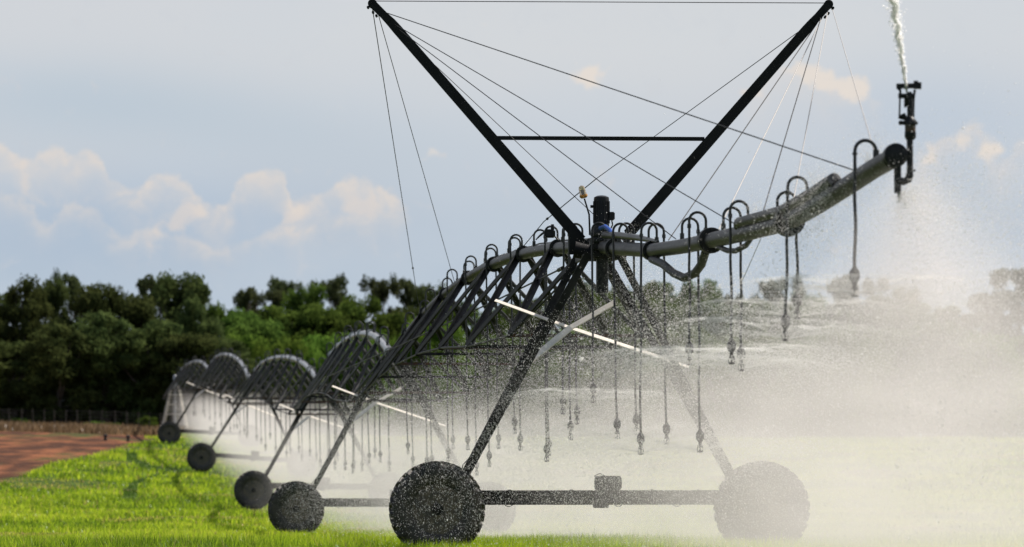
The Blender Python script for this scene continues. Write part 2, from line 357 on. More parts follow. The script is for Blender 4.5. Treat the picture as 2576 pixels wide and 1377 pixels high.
# ---------------------------------------------------------------- grass
def blade_mat(name, stops, trans=.5):
    m = bpy.data.materials.new(name); m.use_nodes = True; q = G(m.node_tree)
    at = q.n('ShaderNodeAttribute', attribute_name='tint'); r_ = q.n('ShaderNodeValToRGB'); q.l(at.outputs['Fac'], r_.inputs[0])
    el_ = r_.color_ramp.elements; el_[0].position = stops[0][0]; el_[0].color = (*stops[0][1], 1); el_[1].position = stops[-1][0]; el_[1].color = (*stops[-1][1], 1)
    for p_, c in stops[1:-1]: e_ = el_.new(p_); e_.color = (*c, 1)
    d = q.n('ShaderNodeBsdfDiffuse'); tr = q.n('ShaderNodeBsdfTranslucent'); mx = q.n('ShaderNodeMixShader'); mx.inputs[0].default_value = trans
    gl = q.n('ShaderNodeBsdfGlossy'); gl.inputs['Roughness'].default_value = .35; m2 = q.n('ShaderNodeMixShader'); m2.inputs[0].default_value = .02
    q.l(r_.outputs[0], d.inputs[0]); q.l(r_.outputs[0], tr.inputs[0]); q.l(d.outputs[0], mx.inputs[1]); q.l(tr.outputs[0], mx.inputs[2])
    q.l(mx.outputs[0], m2.inputs[1]); q.l(gl.outputs[0], m2.inputs[2]); o = q.n('ShaderNodeOutputMaterial'); q.l(m2.outputs[0], o.inputs[0]); return m
M['grass'] = blade_mat('pasture_grass', [(0, (.06, .12, .010)), (.45, (.28, .41, .020)), (.8, (.52, .63, .036)), (.93, (.50, .48, .08)), (1, (.40, .28, .13))], .55)
M['dry'] = blade_mat('dry_grass', [(0, (.09, .06, .03)), (.6, (.20, .135, .075)), (1, (.30, .21, .12))], .4)
def blades(X, Y, h, wd, tint, name, m):
    n = len(X); Z = zg(X, Y) - .02
    yaw = rng.random(n) * 6.283; lean = rng.normal(0, .42, n); ld = rng.random(n) * 6.283
    cx, sx = np.cos(yaw) * wd / 2, np.sin(yaw) * wd / 2
    lx, ly = np.cos(ld) * np.abs(lean) * h, np.sin(ld) * np.abs(lean) * h
    B = np.stack([X, Y, Z], 1); off = np.stack([cx, sx, 0 * X], 1)
    mid = B + np.stack([lx * .35, ly * .35, h * .6], 1); top = B + np.stack([lx, ly, h * np.cos(np.abs(lean) * .7)], 1)
    Vv = np.stack([B - off, B + off, mid + off * .8, mid - off * .8, top], 1).reshape(-1, 3)
    b = np.arange(n) * 5
    Fv = np.concatenate([np.stack([b, b + 1, b + 2], 1), np.stack([b, b + 2, b + 3], 1), np.stack([b + 3, b + 2, b + 4], 1)])
    return fast_mesh(name, Vv, Fv, m, 'stuff', np.repeat(tint, 5))
def scatter(y0, y1, n, x_lo=None):
    Y = rng.uniform(y0, y1, n); hw = .122 * Y + 2.0
    X = rng.uniform(-1, 1, n) * hw; return X, Y
Xa, Ya, Ha, Wa = [], [], [], []
for y0, y1, n, h, wd in ((50, 66, 150000, .26, .012), (66, 84, 90000, .20, .016), (84, 115, 95000, .20, .024), (115, 165, 100000, .20, .036), (165, 230, 90000, .20, .055), (230, 298, 60000, .20, .08)):
    X, Y = scatter(y0, y1, n); Xa.append(X); Ya.append(Y); Ha.append(np.full(n, h)); Wa.append(np.full(n, wd))
X, Y, H_, W_ = map(np.concatenate, (Xa, Ya, Ha, Wa))
soilmask = (X < SOILX(Y)) & (Y > 150)
n1 = vnoise(X, Y, 2.2, 2); n2 = vnoise(X, Y, .5, 3); n3 = vnoise(X, Y * .5, 5.5, 4)
dr = rut_d(X, Y)
keep = ~soilmask & (rng.random(len(X)) < .35 + .9 * (n3 * .55 + n1 * .45))
H_ = H_ * (.68 + .38 * n2 + .22 * n1) * rng.uniform(.7, 1.25, len(X)); H_ *= np.where(dr < .22, .5, 1) * np.where(Y < 75, 1.12, 1)
tall = rng.random(len(X)) < .004; H_ = np.where(tall, H_ * 1.3, H_)
tint = np.clip(.32 + .5 * (n1 - .5) + .45 * (n3 - .45) + rng.normal(0, .16, len(X)) + .15, 0, .9)
bare = (vnoise(X, Y * .55, 3.6, 9) > .66) & (Y > 70); tint = np.where(bare & (rng.random(len(X)) < .7), rng.uniform(.9, 1, len(X)), tint); H_ = np.where(bare, H_ * .45, H_)
deadb = rng.random(len(X)) < .03; tint = np.where(deadb, .98, tint)
dark = (vnoise(X, Y, 1.1, 21) > .86); tint = np.where(dark, tint * .5, tint)
tint = np.where(dr < .22, 0.0, tint)
blades(X[keep], Y[keep], H_[keep], W_[keep], tint[keep], 'grass', M['grass'])
# dry tall grass along the far fence
n = 9000; Y = rng.uniform(264, 290, n); X = rng.uniform(-40, -20.5, n)
blades(X, Y, rng.uniform(.25, .65, n), np.full(n, .07), rng.random(n), 'dry_grass', M['dry'])

# ---------------------------------------------------------------- trees
def crown_mesh(name, seed, h, rad, nclump, nleaf, leaf, gum=False, low=.12):
    r = np.random.default_rng(seed)
    cs = []; rr = []
    while len(cs) < nclump:
        z = r.uniform(low, .90); ang = r.random() * 6.283
        q_ = (z - low) / (1 - low); prof = min(1, .62 + q_ * .9) * math.sqrt(max(0.02, 1 - (max(0, q_ - .35) / .68) ** 2.2))
        rd = prof * math.sqrt(r.random()) * (1.0 if not gum else 1.1)
        cs.append((math.cos(ang) * rd * rad, math.sin(ang) * rd * rad, z * h)); rr.append(r.uniform(.15, .27) * rad if gum else r.uniform(.2, .36) * rad)
    cs = np.array(cs); rr = np.array(rr)
    k = r.integers(0, nclump, nclump * nleaf); n = len(k)
    d = r.normal(size=(n, 3)); d /= np.linalg.norm(d, axis=1)[:, None]
    rad_ = rr[k] * (r.random(n) ** .38) * r.uniform(.8, 1.25, n)
    C = cs[k] + d * rad_[:, None] * np.array([1, 1, .72])
    C[:, 2] = np.clip(C[:, 2], .1, None)
    nn = d + r.normal(0, .55, (n, 3)); nn /= np.linalg.norm(nn, axis=1)[:, None]
    t1 = np.cross(nn, r.normal(size=(n, 3))); t1 /= np.linalg.norm(t1, axis=1)[:, None]; t2 = np.cross(nn, t1)
    sz = leaf * r.uniform(.6, 1.4, n)[:, None]
    a, b = t1 * sz, t2 * sz * .55
    V = np.stack([C - a, C + b, C + a, C - b], 1).reshape(-1, 3); F = np.arange(4 * n).reshape(-1, 4)
    return V, F, cs
protos = []
def make_tree(name, seed, h, rad, nclump, nleaf, leaf, m, gum=False, low=.12):
    root = empty(name)
    V, F, cs = crown_mesh('crown', seed, h, rad, nclump, nleaf, leaf, gum, low)
    c = fast_mesh('crown', V, F, m); c.parent = root
    r = random.Random(seed); tb = MB(); tr = h * .022
    pts = [Vector((0, 0, -.3)), Vector((r.uniform(-.1, .1), 0, h * .25)), Vector((r.uniform(-.3, .3), r.uniform(-.2, .2), h * .55)), Vector((r.uniform(-.5, .5), 0, h * .82))]
    tb.tube(pts, [tr * 1.3, tr, tr * .7, tr * .25], 8)
    for i in range(0, len(cs), max(1, len(cs) // 16)):
        e = Vector(cs[i]); z0 = max(h * .12, e.z * .55); b0 = Vector((0, 0, z0)) if z0 < h * .3 else pts[2] * (z0 / (h * .55))
        b0 = Vector((pts[2].x * min(1, z0 / (h * .55)), pts[2].y * min(1, z0 / (h * .55)), z0))
        tb.tube([b0, (b0 + e) / 2 + Vector((0, 0, -.04 * h)), e], [tr * .5, tr * .32, tr * .12], 5)
    tb.build('trunk', M['bark'], root)
    root['h'] = h; root['rad'] = rad; protos.append(root); return root
T = [[make_tree('bushy_tree', 31, 10, 3.2, 80, 230, .17, M['fol'][0], low=.03), make_tree('bushy_tree', 32, 10, 3.6, 85, 220, .17, M['fol'][0], low=.03)],
     [make_tree('broadleaf_tree', 41, 10, 3.4, 85, 220, .17, M['fol'][1], low=.03), make_tree('broadleaf_tree', 42, 10, 3.0, 75, 230, .17, M['fol'][1], low=.05)],
     [make_tree('round_bush', 51, 6, 3.2, 75, 220, .15, M['fol'][2], low=.01), make_tree('round_bush', 52, 6, 3.5, 70, 230, .15, M['fol'][2], low=.01)],
     [make_tree('gum_tree', 61, 12, 3.4, 52, 230, .14, M['fol'][3], True, .32), make_tree('gum_tree', 62, 12, 3.0, 58, 220, .14, M['fol'][3], True, .38)]]
used = set()
def put_tree(px, top, half, Y, kind, label):
    low_ = 'thicket' in label; pr = T[kind][random.randint(0, 1)]
    if pr not in used and T[kind][0] not in used: pr = T[kind][0]
    c = pr if pr not in used else copy_tree(pr); used.add(pr)
    s = FPX / Y; X = (px - 1288) / s; z0 = zgf(X, Y) - .1; ztop = CAMZ + (HY - top) / s
    sz = (ztop - z0) / (pr['h'] * .99); sx = 1.22 * half / s / (pr['rad'] * 1.1)
    c.name = 'thicket' if low_ else c.name; c.location = (X, Y, z0); c.scale = (sx, sx, sz); c.rotation_euler = (0, 0, random.uniform(0, 6.28))
    tag(c, label, 'thicket' if low_ else {0: 'tree', 1: 'tree', 2: 'bush', 3: 'tree'}[kind], 'thickets at the foot of the wood' if low_ else {0: 'olive trees of the wood behind the field', 1: 'green trees of the wood behind the field', 2: 'bright bushes at the front of the wood', 3: 'gum trees rising above the wood'}[kind])
    return c
LT = [(-40,722,95,310,0,'olive bushy tree cut off by the left picture edge'), (60,688,75,306,0,'olive bushy tree with a flat top near the left edge'), (128,688,50,316,0,'narrow olive tree between the leftmost tall tree and its neighbour'),
 (172,660,48,322,3,'tall gum tree with the highest tip at far left'), (235,700,80,304,0,'broad olive tree right of the tall left gum'), (318,728,85,308,0,'olive tree whose shoulder slopes down beside the twin crowned gum'), (398,660,60,320,3,'open twin crowned gum with sky showing through its left side'),
 (455,672,80,312,0,'dense dark tree right beside the twin crowned gum'), (500,742,62,300,0,'low dark tree closing the left wood'), (555,750,55,345,1,'small green tree in the dip of the skyline'), (600,765,60,335,1,'low green tree at the foot of the dip in the skyline'),
 (650,690,55,350,3,'gum tree with a rounded top right of the skyline dip'), (705,674,55,352,3,'second gum tree right of the skyline dip'), (768,700,60,345,1,'green tree between the middle gums'), (842,670,60,352,3,'dark gum tree above the bright middle bushes'), (905,722,60,345,1,'green tree left of the wire stays'),
 (952,672,58,350,3,'gum tree with ragged crown left of the wire stays'), (1018,672,52,352,3,'gum tree just behind the left wire stays'), (1088,702,52,350,0,'small olive tree behind the first goosenecks'),
 (640,790,85,322,1,'green tree below the middle gums, left'), (735,752,95,330,1,'wide green tree below the middle gums'), (835,745,100,328,1,'wide green tree above the second crown of pipe'), (930,770,90,324,1,'green tree behind the second crown of pipe'), (1020,760,80,330,0,'olive tree behind the rising near span'),
 (620,835,70,306,2,'bright bush in the middle of the wood'), (700,850,75,304,2,'bright bush above the third span'), (790,842,85,306,2,'yellowish bush left of the second span crown'), (900,835,80,304,2,'bright bush behind the second span crown'),
 (40,850,95,294,0,'low olive tree behind the fence at far left'), (150,810,95,292,0,'low olive tree behind the fence below the left gum'), (265,780,105,294,0,'low olive tree behind the middle of the fence'), (375,800,100,293,0,'low olive tree behind the right end of the fence'), (470,830,90,292,0,'low olive tree behind the farthest tower'), (555,850,80,294,0,'low olive tree behind the fourth tower'),
 (1140,735,75,345,1,'green tree seen through the near span by the second stay'), (1215,760,75,335,1,'green tree seen through the middle of the near span'), (1300,745,75,345,0,'olive tree seen through the near span trusses'), (1385,715,65,350,3,'gum tree seen through the trusses near the tower'), (1465,690,60,345,1,'green tree directly behind the nearest tower top'),
 (1545,700,60,345,1,'green tree behind the right leg of the nearest tower'), (1610,688,60,340,1,'yellowish green tree right of the tower top'), (1690,690,65,345,1,'green tree behind the hanging hose loop'), (1765,684,60,340,1,'green tree right of the hanging hose loop'), (1835,705,50,350,3,'gum tree behind the paired drop hoses'), (1895,722,50,350,3,'small pale gum right of the paired drop hoses'),
 (1958,672,60,340,3,'gum tree behind the second last drop hose'), (2030,715,55,345,1,'low green tree between the last two drop hoses'), (2100,745,60,350,1,'low tree beneath the round crowned gum'), (2163,655,66,330,3,'round crowned gum behind the last drop hose'), (2255,702,60,340,1,'tree dissolving in mist right of the round crowned gum'),
 (2335,745,65,350,1,'low tree in the mist at the dip on the right'), (2415,752,65,350,1,'low tree in the mist left of the right gums'), (2490,700,60,340,3,'gum tree in the mist near the right edge'), (2560,632,75,332,3,'tall gum tree cut by the right picture edge'), (2650,650,75,335,3,'gum tree just beyond the right picture edge')]
for i, px in enumerate(range(1090, 2700, 118)):
    LT.append((px, 800 + (i * 37 % 45), 92, 312 + (i * 7 % 12), 1 if i % 3 else 2, ['green understorey tree', 'leafy understorey tree', 'dense understorey tree'][i % 3] + ', %s counted rightward from the near span in the front row' % ('first second third fourth fifth sixth seventh eighth ninth tenth eleventh twelfth thirteenth fourteenth'.split()[i])))
for i, px in enumerate(range(1520, 2330, 90)):
    LT.append((px, 728 + (i * 29 % 26), 62, 328 + (i * 5 % 9), 1, 'hazy green tree in the middle row, %s counted rightward from the right tower leg' % ('first second third fourth fifth sixth seventh eighth ninth tenth'.split()[i])))
for i, px in enumerate(range(-20, 640, 60)):
    LT.append((px, 930 + (i * 53 % 50), 52, 300 + (i * 5 % 9), 0, 'low dark thicket at the foot of the wood, %s from the left edge' % ('first second third fourth fifth sixth seventh eighth ninth tenth eleventh twelfth'.split()[i])))
for a in LT: put_tree(*a)
# a few scrubby bushes at the fence
def shrub(px, half, top, Y, label):
    c = copy_tree(T[2][0]); s = FPX / Y; X = (px - 1288) / s; z0 = zgf(X, Y); c.location = (X, Y, z0 - .05); c.name = 'fence_shrub'
    c.scale = (half / s / 3.3, half / s / 3.3, (CAMZ + (HY - top) / s - z0) / 6); c.rotation_euler = (0, 0, px); tag(c, label, 'shrub', 'shrubs along the fence')
shrub(50, 26, 1050, 288, 'dull green shrub at the left end of the wire fence'); shrub(240, 28, 1058, 288, 'yellowish shrub in front of the middle of the fence'); shrub(285, 24, 1062, 287, 'pale green shrub right of the yellowish fence shrub'); shrub(372, 26, 1045, 287, 'green shrub at the right end of the fence beside the mist')

# ---------------------------------------------------------------- fence
fo = P(190, 1085, 284); root = empty('wire_fence', (fo.x, fo.y, zgf(fo.x, fo.y))); tag(root, 'dark wire fence with thin posts between red soil and the wood', 'fence')
org = root.location.copy(); fx = np.linspace(-40, -22.6, 24)
for i, x in enumerate(fx):
    y = 284 + .9 * math.sin(i * .7); z = zgf(x, y); m_ = MB(); m_.tube([(x, y, z - .1), (x + .03 * math.sin(i * 3), y, z + 1.32)], [.035, .03], 7)
    m_.build('post', M['post'], root, org)
for k in range(6):
    m_ = MB(); m_.tube([(x, 284 + .9 * math.sin(i * .7) - .05, zgf(x, 284) + .2 + .2 * k + .03 * math.sin(i * 2.1 + k)) for i, x in enumerate(fx)], .011, 4); m_.build('wire', M['mast'], root, org)
# two small risers on the soil
for (px, py, label) in ((265, 1104, 'small dark standpipe on the bare soil, the left one'), (322, 1106, 'small dark standpipe on the bare soil, the right one by the field corner')):
    x, y = ground_pt(px, py); z = zgf(x, y); r_ = empty('standpipe', (x, y, z)); tag(r_, label, 'standpipe', 'standpipes on the soil')
    m_ = MB(); m_.lathe([(.10, -.1), (.10, .12), (.07, .14), (.07, .24)], n=12); m_.build('pipe', M['plastic'], r_)
    m_ = MB(); m_.lathe([(.11, .24), (.13, .27), (.13, .32), (.05, .36)], n=12); m_.build('cap', M['plastic'], r_)

# ---------------------------------------------------------------- irrigation machine
TW = [(1505, 60.0), (985, 102.0), (805, 146.0), (630, 195.0), (526, 242.0)]
TP = []
for px, Y in TW:
    X = (px - 1288) / FPX * Y; TP.append(Vector((X, Y, zgf(X, Y))))
TP[0].z = 0; TP[1].z = -.60; TP[2].z = -.61; TP[3].z = .22; TP[4].z = 1.50
HEAD = R(5.35)
ordn = ['nearest', 'second', 'third', 'fourth', 'farthest']

def make_wheel(parent, x, y, z=.65):
    wh = empty('wheel'); wh.parent = parent
    wh.location = (x, y, z)
    m_ = MB(); Ro = .612
    m_.lathe([(.33, -.10), (.36, -.135), (.46, -.165), (.55, -.16), (.598, -.13), (Ro, -.06), (Ro, .06), (.598, .13), (.55, .16), (.46, .165), (.36, .135), (.33, .10)], axis='Y', n=56)
    for k in range(26):
        a = 2 * math.pi * k / 26
        for sgn in (-1, 1):
            a2 = a + (math.pi / 26 if sgn > 0 else 0)
            def pt(r_, aa, yy): return (r_ * math.cos(aa), yy, r_ * math.sin(aa))
            m_.beam(pt(.628, a2, sgn * .005), pt(.618, a2 + .13 , sgn * .150), .040, .050, ref=pt(1, a2 + .06, 0))
            m_.beam(pt(.615, a2 + .13, sgn * .150), pt(.545, a2 + .15, sgn * .170), .040, .03, ref=(0, 1, 0))
    m_.build('tyre', M['tyre'], wh)
    m_ = MB(); m_.lathe([(.345, -.11), (.335, -.10), (.315, -.06), (.18, -.035), (.10, -.05), (.10, .05), (.18, .035), (.315, .06), (.335, .10), (.345, .11)], axis='Y', n=40)
    for k in range(8):
        a = 2 * math.pi * k / 8; m_.lathe([(.016, -.075), (.016, -.03)], (.14 * math.cos(a), 0, .14 * math.sin(a)), 'Y', 8)
    m_.build('rim', M['rim'], wh)
    m_ = MB(); m_.lathe([(.03, -.16), (.075, -.15), (.085, -.06), (.085, .06), (.12, .10), (.12, .2)], axis='Y', n=20); m_.build('hub', M['galv'], wh)
    return wh
def make_tower():
    t = empty('irrigation_tower')
    # base beam: box section, flanged at the ends
    m_ = MB(); m_.beam((-2.05, .13, .815), (2.05, .13, .815), .15, .17)
    for x in (-1.2, -.35, .75, 1.4): m_.box((x, .13, .815), (.03, .17, .19))
    m_.build('base_beam', M['galv'], t)
    for s in (-1, 1):
        m_ = MB(); m_.lathe([(.10, 0), (.14, .02), (.14, .17), (.10, .2)], (s * 2.2, -.02, .65), 'Y', 16); m_.box((s * 2.13, .1, .74), (.22, .14, .3), bev=.02); m_.build('wheel_gearbox', M['galv'], t)
        make_wheel(t, s * 2.215, -.20)
        # two legs of angle iron on this side, spread along the pipe
        for yb, yt in ((-.03, -.62), (.20, .95)):
            m_ = MB(); m_.angle((s * 1.93, yb, .9), (s * .20, yt, 4.10), .10, .012, ref=(0, 1, 0)); m_.build('leg', M['galv'], t)
        m_ = MB(); m_.beam((s * 1.93, -.12, .9), (s * 1.93, .26, .9), .14, .10); m_.build('leg_foot', M['galv'], t)
    m_ = MB(); m_.box((.14, .02, 1.0), (.34, .22, .19), bev=.03); m_.lathe([(.09, -.18), (.10, -.12), (.10, .16), (.07, .18)], (.14, .04, 1.0), 'X', 18)
    m_.box((.05, .13, .70), (.2, .2, .08), bev=.01); m_.tube([(-.02, -.02, 1.02), (-.05, -.03, 1.1), (.02, -.02, 1.13), (.1, -.02, 1.09)], .008, 6)
    m_.build('drive_motor', M['galv'], t)
    m_ = MB(); m_.tube([(-2.0, .0, .72), (2.0, .0, .72)], .016, 8); m_.build('drive_shaft', M['galv'], t)
    # galvanised diagonals below the pipe, tilted and coloured pale to look sunlit
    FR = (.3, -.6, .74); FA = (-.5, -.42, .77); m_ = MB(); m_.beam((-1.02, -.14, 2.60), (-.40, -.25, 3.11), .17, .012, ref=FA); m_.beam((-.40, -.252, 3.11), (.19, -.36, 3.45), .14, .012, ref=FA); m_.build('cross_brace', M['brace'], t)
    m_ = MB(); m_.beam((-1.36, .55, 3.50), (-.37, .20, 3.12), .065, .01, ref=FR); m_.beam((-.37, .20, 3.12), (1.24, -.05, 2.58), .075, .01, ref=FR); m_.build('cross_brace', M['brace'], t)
    # tower top: saddle and pipe joint
    m_ = MB(); m_.beam((-.24, -.62, 4.08), (.24, -.62, 4.08), .06, .05); m_.beam((-.24, .95, 4.08), (.24, .95, 4.08), .06, .05)
    m_.beam((-.24, -.64, 4.06), (-.20, .97, 4.06), .05, .06); m_.beam((.24, -.64, 4.06), (.20, .97, 4.06), .05, .06); m_.build('saddle', M['galv'], t)
    m_ = MB(); m_.lathe([(.10, -.30), (.135, -.28), (.135, -.22), (.11, -.2), (.12, 0), (.11, .2), (.135, .22), (.135, .28), (.10, .30)], (0, 0, 4.22), 'Y', 24); m_.build('pipe_joint', M['galv'], t)
    m_ = MB(); m_.tube([(-1.9, -.16, 1.0), (-1.86, -.17, 1.25), (-1.72, -.16, 1.4), (-1.60, -.2, 1.66)], .008, 5)
    for x0 in (-1.3, .2, 1.0): m_.tube([(x0 + .02 * k, .04, .73 - .05 * math.sin(k / 8 * math.pi)) for k in range(9)], .006, 5)
    m_.build('cable', M['rubber'], t)
    return t
towers = []
proto = make_tower(); proto.rotation_mode = 'XYZ'
for i, p_ in enumerate(TP):
    t = proto if i == 0 else copy_tree(proto)
    towers.append(t)
for i, (t, p_) in enumerate(zip(towers, TP)):
    t.location = p_; t.rotation_euler = (0, R([0, .2, .6, 4.2, 2.5][i]), HEAD + R([0, -.5, .5, 0, 0][i]))
    tag(t, ['nearest wheeled steel tower with big muddy tyres, standing under the V mast', 'wheeled steel tower, second nearest, its left tyre against the nearest one', 'wheeled steel tower, third away, tyre just left of the second tower tyre', 'wheeled steel tower, fourth away, standing tilted beside the red soil', 'smallest farthest wheeled steel tower at the far corner of the field'][i], 'irrigation tower', 'wheeled towers of the irrigation machine')
PZ = [TP[0] + Vector((0, 0, 4.20))] + [p_ + Vector((0, 0, 4.19)) for p_ in TP[1:]]
PIV = P(440, 1085, 285); PIV.z = zgf(PIV.x, 285)
ENDP = PIV + Vector((0, 0, 3.2))
# pipe path of a span: quadratic crown
def span_pt(i, t):
    a = PZ[i]; b = (PZ + [ENDP])[i + 1]; rise = [.70, .95, .95, 1.0, .85][i]
    p_ = a.lerp(b, t); par = 4 * t * (1 - t); par = par if i == 0 else .55 * par + .45 * (1 - (2 * t - 1) ** 4); return Vector((p_.x, p_.y, p_.z + rise * par))
def make_span(i, npan):
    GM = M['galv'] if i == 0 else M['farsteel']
    a = PZ[i]; b = (PZ + [ENDP])[i + 1]
    root = empty('pipe_span', (a.x, a.y, a.z)); org = root.location.copy()
    d = (b - a); d.z = 0; d.normalize(); rt = Vector((d.y, -d.x, 0)); up = Vector((0, 0, 1))
    m_ = MB(); pts = [span_pt(i, .012 + k / 48 * .976) for k in range(49)]; m_.tube(pts, .088, 14)
    for k in range(npan + 1):                     # bolted flanges at the panel joints
        t = min(max(k / npan, .02), .98); c = span_pt(i, t); e = (span_pt(i, t + .004) - span_pt(i, t - .004)).normalized(); m_.tube([c - e * .05, c + e * .05], .135, 16)
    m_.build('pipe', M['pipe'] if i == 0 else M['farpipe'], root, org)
    W_, D_ = (1.12, 1.48) if i == 0 else (1.05, 1.55)
    nodes = {}
    for s in (-1, 1):
        nd = []
        for k in range(npan):
            c = span_pt(i, (k + .5) / npan); e = min(1, .75 + .5 * math.sin(math.pi * (k + .5) / npan)); nd.append(c + rt * s * W_ * e - up * D_ * e)
        nodes[s] = nd
        m_ = MB(); st = span_pt(i, .015) + rt * s * .16 - up * .22; en = span_pt(i, .985) + rt * s * .16 - up * .22
        m_.tube([st] + nd + [en], .016, 6); m_.build('truss_rod', GM, root, org)
        for k in range(npan):
            for kk in (k, k + 1):
                tp = span_pt(i, min(max(kk / npan, .02), .98)) + rt * s * .09 - up * .05
                m_ = MB(); m_.angle(tp, nd[k], .085 if i == 0 else .07, .008, ref=rt); m_.build('strut', GM, root, org)
    for k in range(npan):
        m_ = MB(); m_.angle(nodes[-1][k], nodes[1][k], .05, .007, ref=up); m_.build('cross_tie', M['galv'] if k % 2 else M['rust'], root, org)
    m_ = MB()                                       # control cable strapped along the pipe top
    m_.tube([span_pt(i, .02 + k / 60 * .96) + up * (.105 + .008 * math.sin(k * 1.3)) + rt * .03 for k in range(61)], .014, 6); m_.build('cable', M['rubber'], root, org)
    tag(root, ['dark arched pipe span on crossed trusses between the nearest and second towers', 'arched pipe span on trusses between the second and third towers, its crown silvery', 'arched pipe span on trusses between the third and fourth towers', 'arched pipe span with bright curved crown between the fourth and farthest towers', 'last arched pipe span running from the farthest tower to the pivot point'][i], 'pipe span', 'arched pipe spans of the irrigation machine')
    return root
for i in range(5): make_span(i, [8, 9, 9, 9, 8][i])

# long straight sway rod from the nearest tower down along the span
rod = empty('sway_rod', P(1411, 677, 62)); tag(rod, 'long thin steel rod slanting from the nearest tower towards the second', 'rod')
m_ = MB(); m_.tube([P(1411, 677, 62), P(1250, 755, 69), P(1000, 872, 86), P(817, 951, 104)], .014, 6); m_.build('bar', M['galv'], rod, rod.location)
m_ = MB(); m_.tube([P(1415, 675, 61.9), P(1405, 680, 62.3)], .03, 8); m_.build('clevis', M['galv'], rod, rod.location)

# pivot point at the far end
pv = empty('pivot_frame', PIV); tag(pv, 'pale slanting lattice frame of the pivot point behind the farthest tower', 'pivot frame')
for sx in (-1, 1):
    for sy in (-1, 1):
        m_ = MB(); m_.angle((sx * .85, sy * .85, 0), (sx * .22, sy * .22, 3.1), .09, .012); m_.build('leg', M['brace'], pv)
for k in range(1, 5):
    q_ = k / 5; r_ = .85 + (.22 - .85) * q_; m_ = MB()
    for (x0, y0, x1, y1) in ((-1, -1, 1, -1), (1, -1, 1, 1), (1, 1, -1, 1), (-1, 1, -1, -1)): m_.beam((x0 * r_, y0 * r_, 3.1 * q_), (x1 * r_, y1 * r_, 3.1 * q_), .03, .05)
    m_.build('rung', M['brace'], pv)
m_ = MB(); m_.lathe([(.1, 0), (.1, 3.0), (.16, 3.05), (.16, 3.3), (.12, 3.4), (.12, 3.7), (.05, 3.8)], n=16); m_.build('riser_pipe', M['farpipe'], pv)

# ---------------------------------------------------------------- overhang beyond the nearest tower
ovpx = [1505, 1560, 1640, 1720, 1800, 1890, 1980, 2060, 2130, 2200, 2248]
ovpy = [622, 626, 631, 620, 603, 583, 560, 515, 470, 424, 397]
def ov(px, dz=0.0):
    Y = 60 * 1300 / (px - 205); py = float(np.interp(px, ovpx, ovpy)); p_ = P(px, py, Y); p_.z += dz; return p_
oh = empty('overhang_pipe', PZ[0]); tag(oh, 'wet overhanging end pipe reaching from the nearest tower towards the right foreground', 'pipe'); oorg = oh.location.copy()
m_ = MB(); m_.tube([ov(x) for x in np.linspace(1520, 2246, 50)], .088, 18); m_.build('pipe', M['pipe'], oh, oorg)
for x, r_ in ((1545, .13), (1640, .125), (1788, .145), (1985, .15)):
    c = ov(x); e = (ov(x + 4) - ov(x - 4)).normalized(); m_ = MB(); m_.tube([c - e * .09, c - e * .085, c - e * .03, c + e * .03, c + e * .085, c + e * .09], [r_ * .8, r_, r_, r_, r_, r_ * .8], 24)
    for k in range(10):
        a = Vector((0, 0, 1)) - e * e.z; a.normalize(); b = e.cross(a); q_ = c + (a * math.cos(k * .628) + b * math.sin(k * .628)) * (r_ - .022); m_.tube([q_ - e * .11, q_ + e * .11], .011, 6)
    m_.build('flange', M['galv'], oh, oorg)
m_ = MB(); bt = [ov(x) + Vector((-.05, 0, .11)) for x in np.linspace(1872, 2112, 18)]; m_.tube([bt[0] + Vector((0, .06, -.03))] + bt + [bt[-1] + Vector((.03, -.1, -.06))], .062, 12); m_.build('bypass_pipe', M['pipe'], oh, oorg)
m_ = MB(); m_.tube([P(1640, 640, ov(1640).y - .1) + Vector((0, 0, -.06)), P(1668, 665, 52.6), P(1695, 688, 52), P(1722, 700, 51.5), P(1748, 688, 51), P(1765, 665, 50.4), P(1776, 630, 49.8)], .050, 12); m_.build('loop_hose', M['galv'], oh, oorg)
m_ = MB(); m_.tube([ov(1808) + Vector((0, 0, -.09)), ov(1830) + Vector((0, 0, -.15)), ov(1850) + Vector((0, 0, -.17)), ov(1872) + Vector((.02, 0, -.13)), ov(1885) + Vector((.03, 0, -.05))], .03, 10); m_.build('drain_hose', M['galv'], oh, oorg)
m_ = MB(); m_.tube([ov(1520) + Vector((0, -.1, .16)), ov(1560) + Vector((0, -.05, .17)), ov(1610) + Vector((.0, 0, .15)), ov(1655) + Vector((0, 0, .10))], [.05, .045, .04, .02], 10); m_.build('cable_sleeve', M['rubber'], oh, oorg)
m_ = MB(); m_.tube([P(1510, 575, 58.9), P(1522, 570, 58.8), P(1535, 580, 58.6), P(1545, 596, 58.4)], .03, 8); m_.build('cable_sleeve', M['blue'], oh, oorg)

# post, control box, motor, beacon on the tower head
c0 = PZ[0]
mo = empty('pump_motor', P(1513, 600, 59.6)); tag(mo, 'black finned electric motor standing upright on the pipe above the nearest tower', 'motor')
def Lz(n): return n
m_ = MB(); s0 = 1 / 186.0
prof = [(.0, -.02), (.12, -.02), (.12, .04)]
m_.lathe([(.115, 0), (.135, .03), (.135, .10), (.105, .16), (.105, .52), (.10, .555), (.06, .575), (.02, .58)], n=24); m_.build('casing', M['plastic'], mo)
m_ = MB()
for k in range(20):
    a = 2 * math.pi * k / 20; m_.beam((.104 * math.cos(a), .104 * math.sin(a), .20), (.104 * math.cos(a), .104 * math.sin(a), .50), .008, .02, ref=(math.cos(a), math.sin(a), 0))
m_.build('cooling_fins', M['plastic'], mo)
m_ = MB(); m_.box((.14, 0, .30), (.08, .12, .11), bev=.012); m_.tube([(.14, 0, .25), (.15, 0, .18), (.12, 0, .12)], .01, 6); m_.build('terminal_box', M['plastic'], mo)
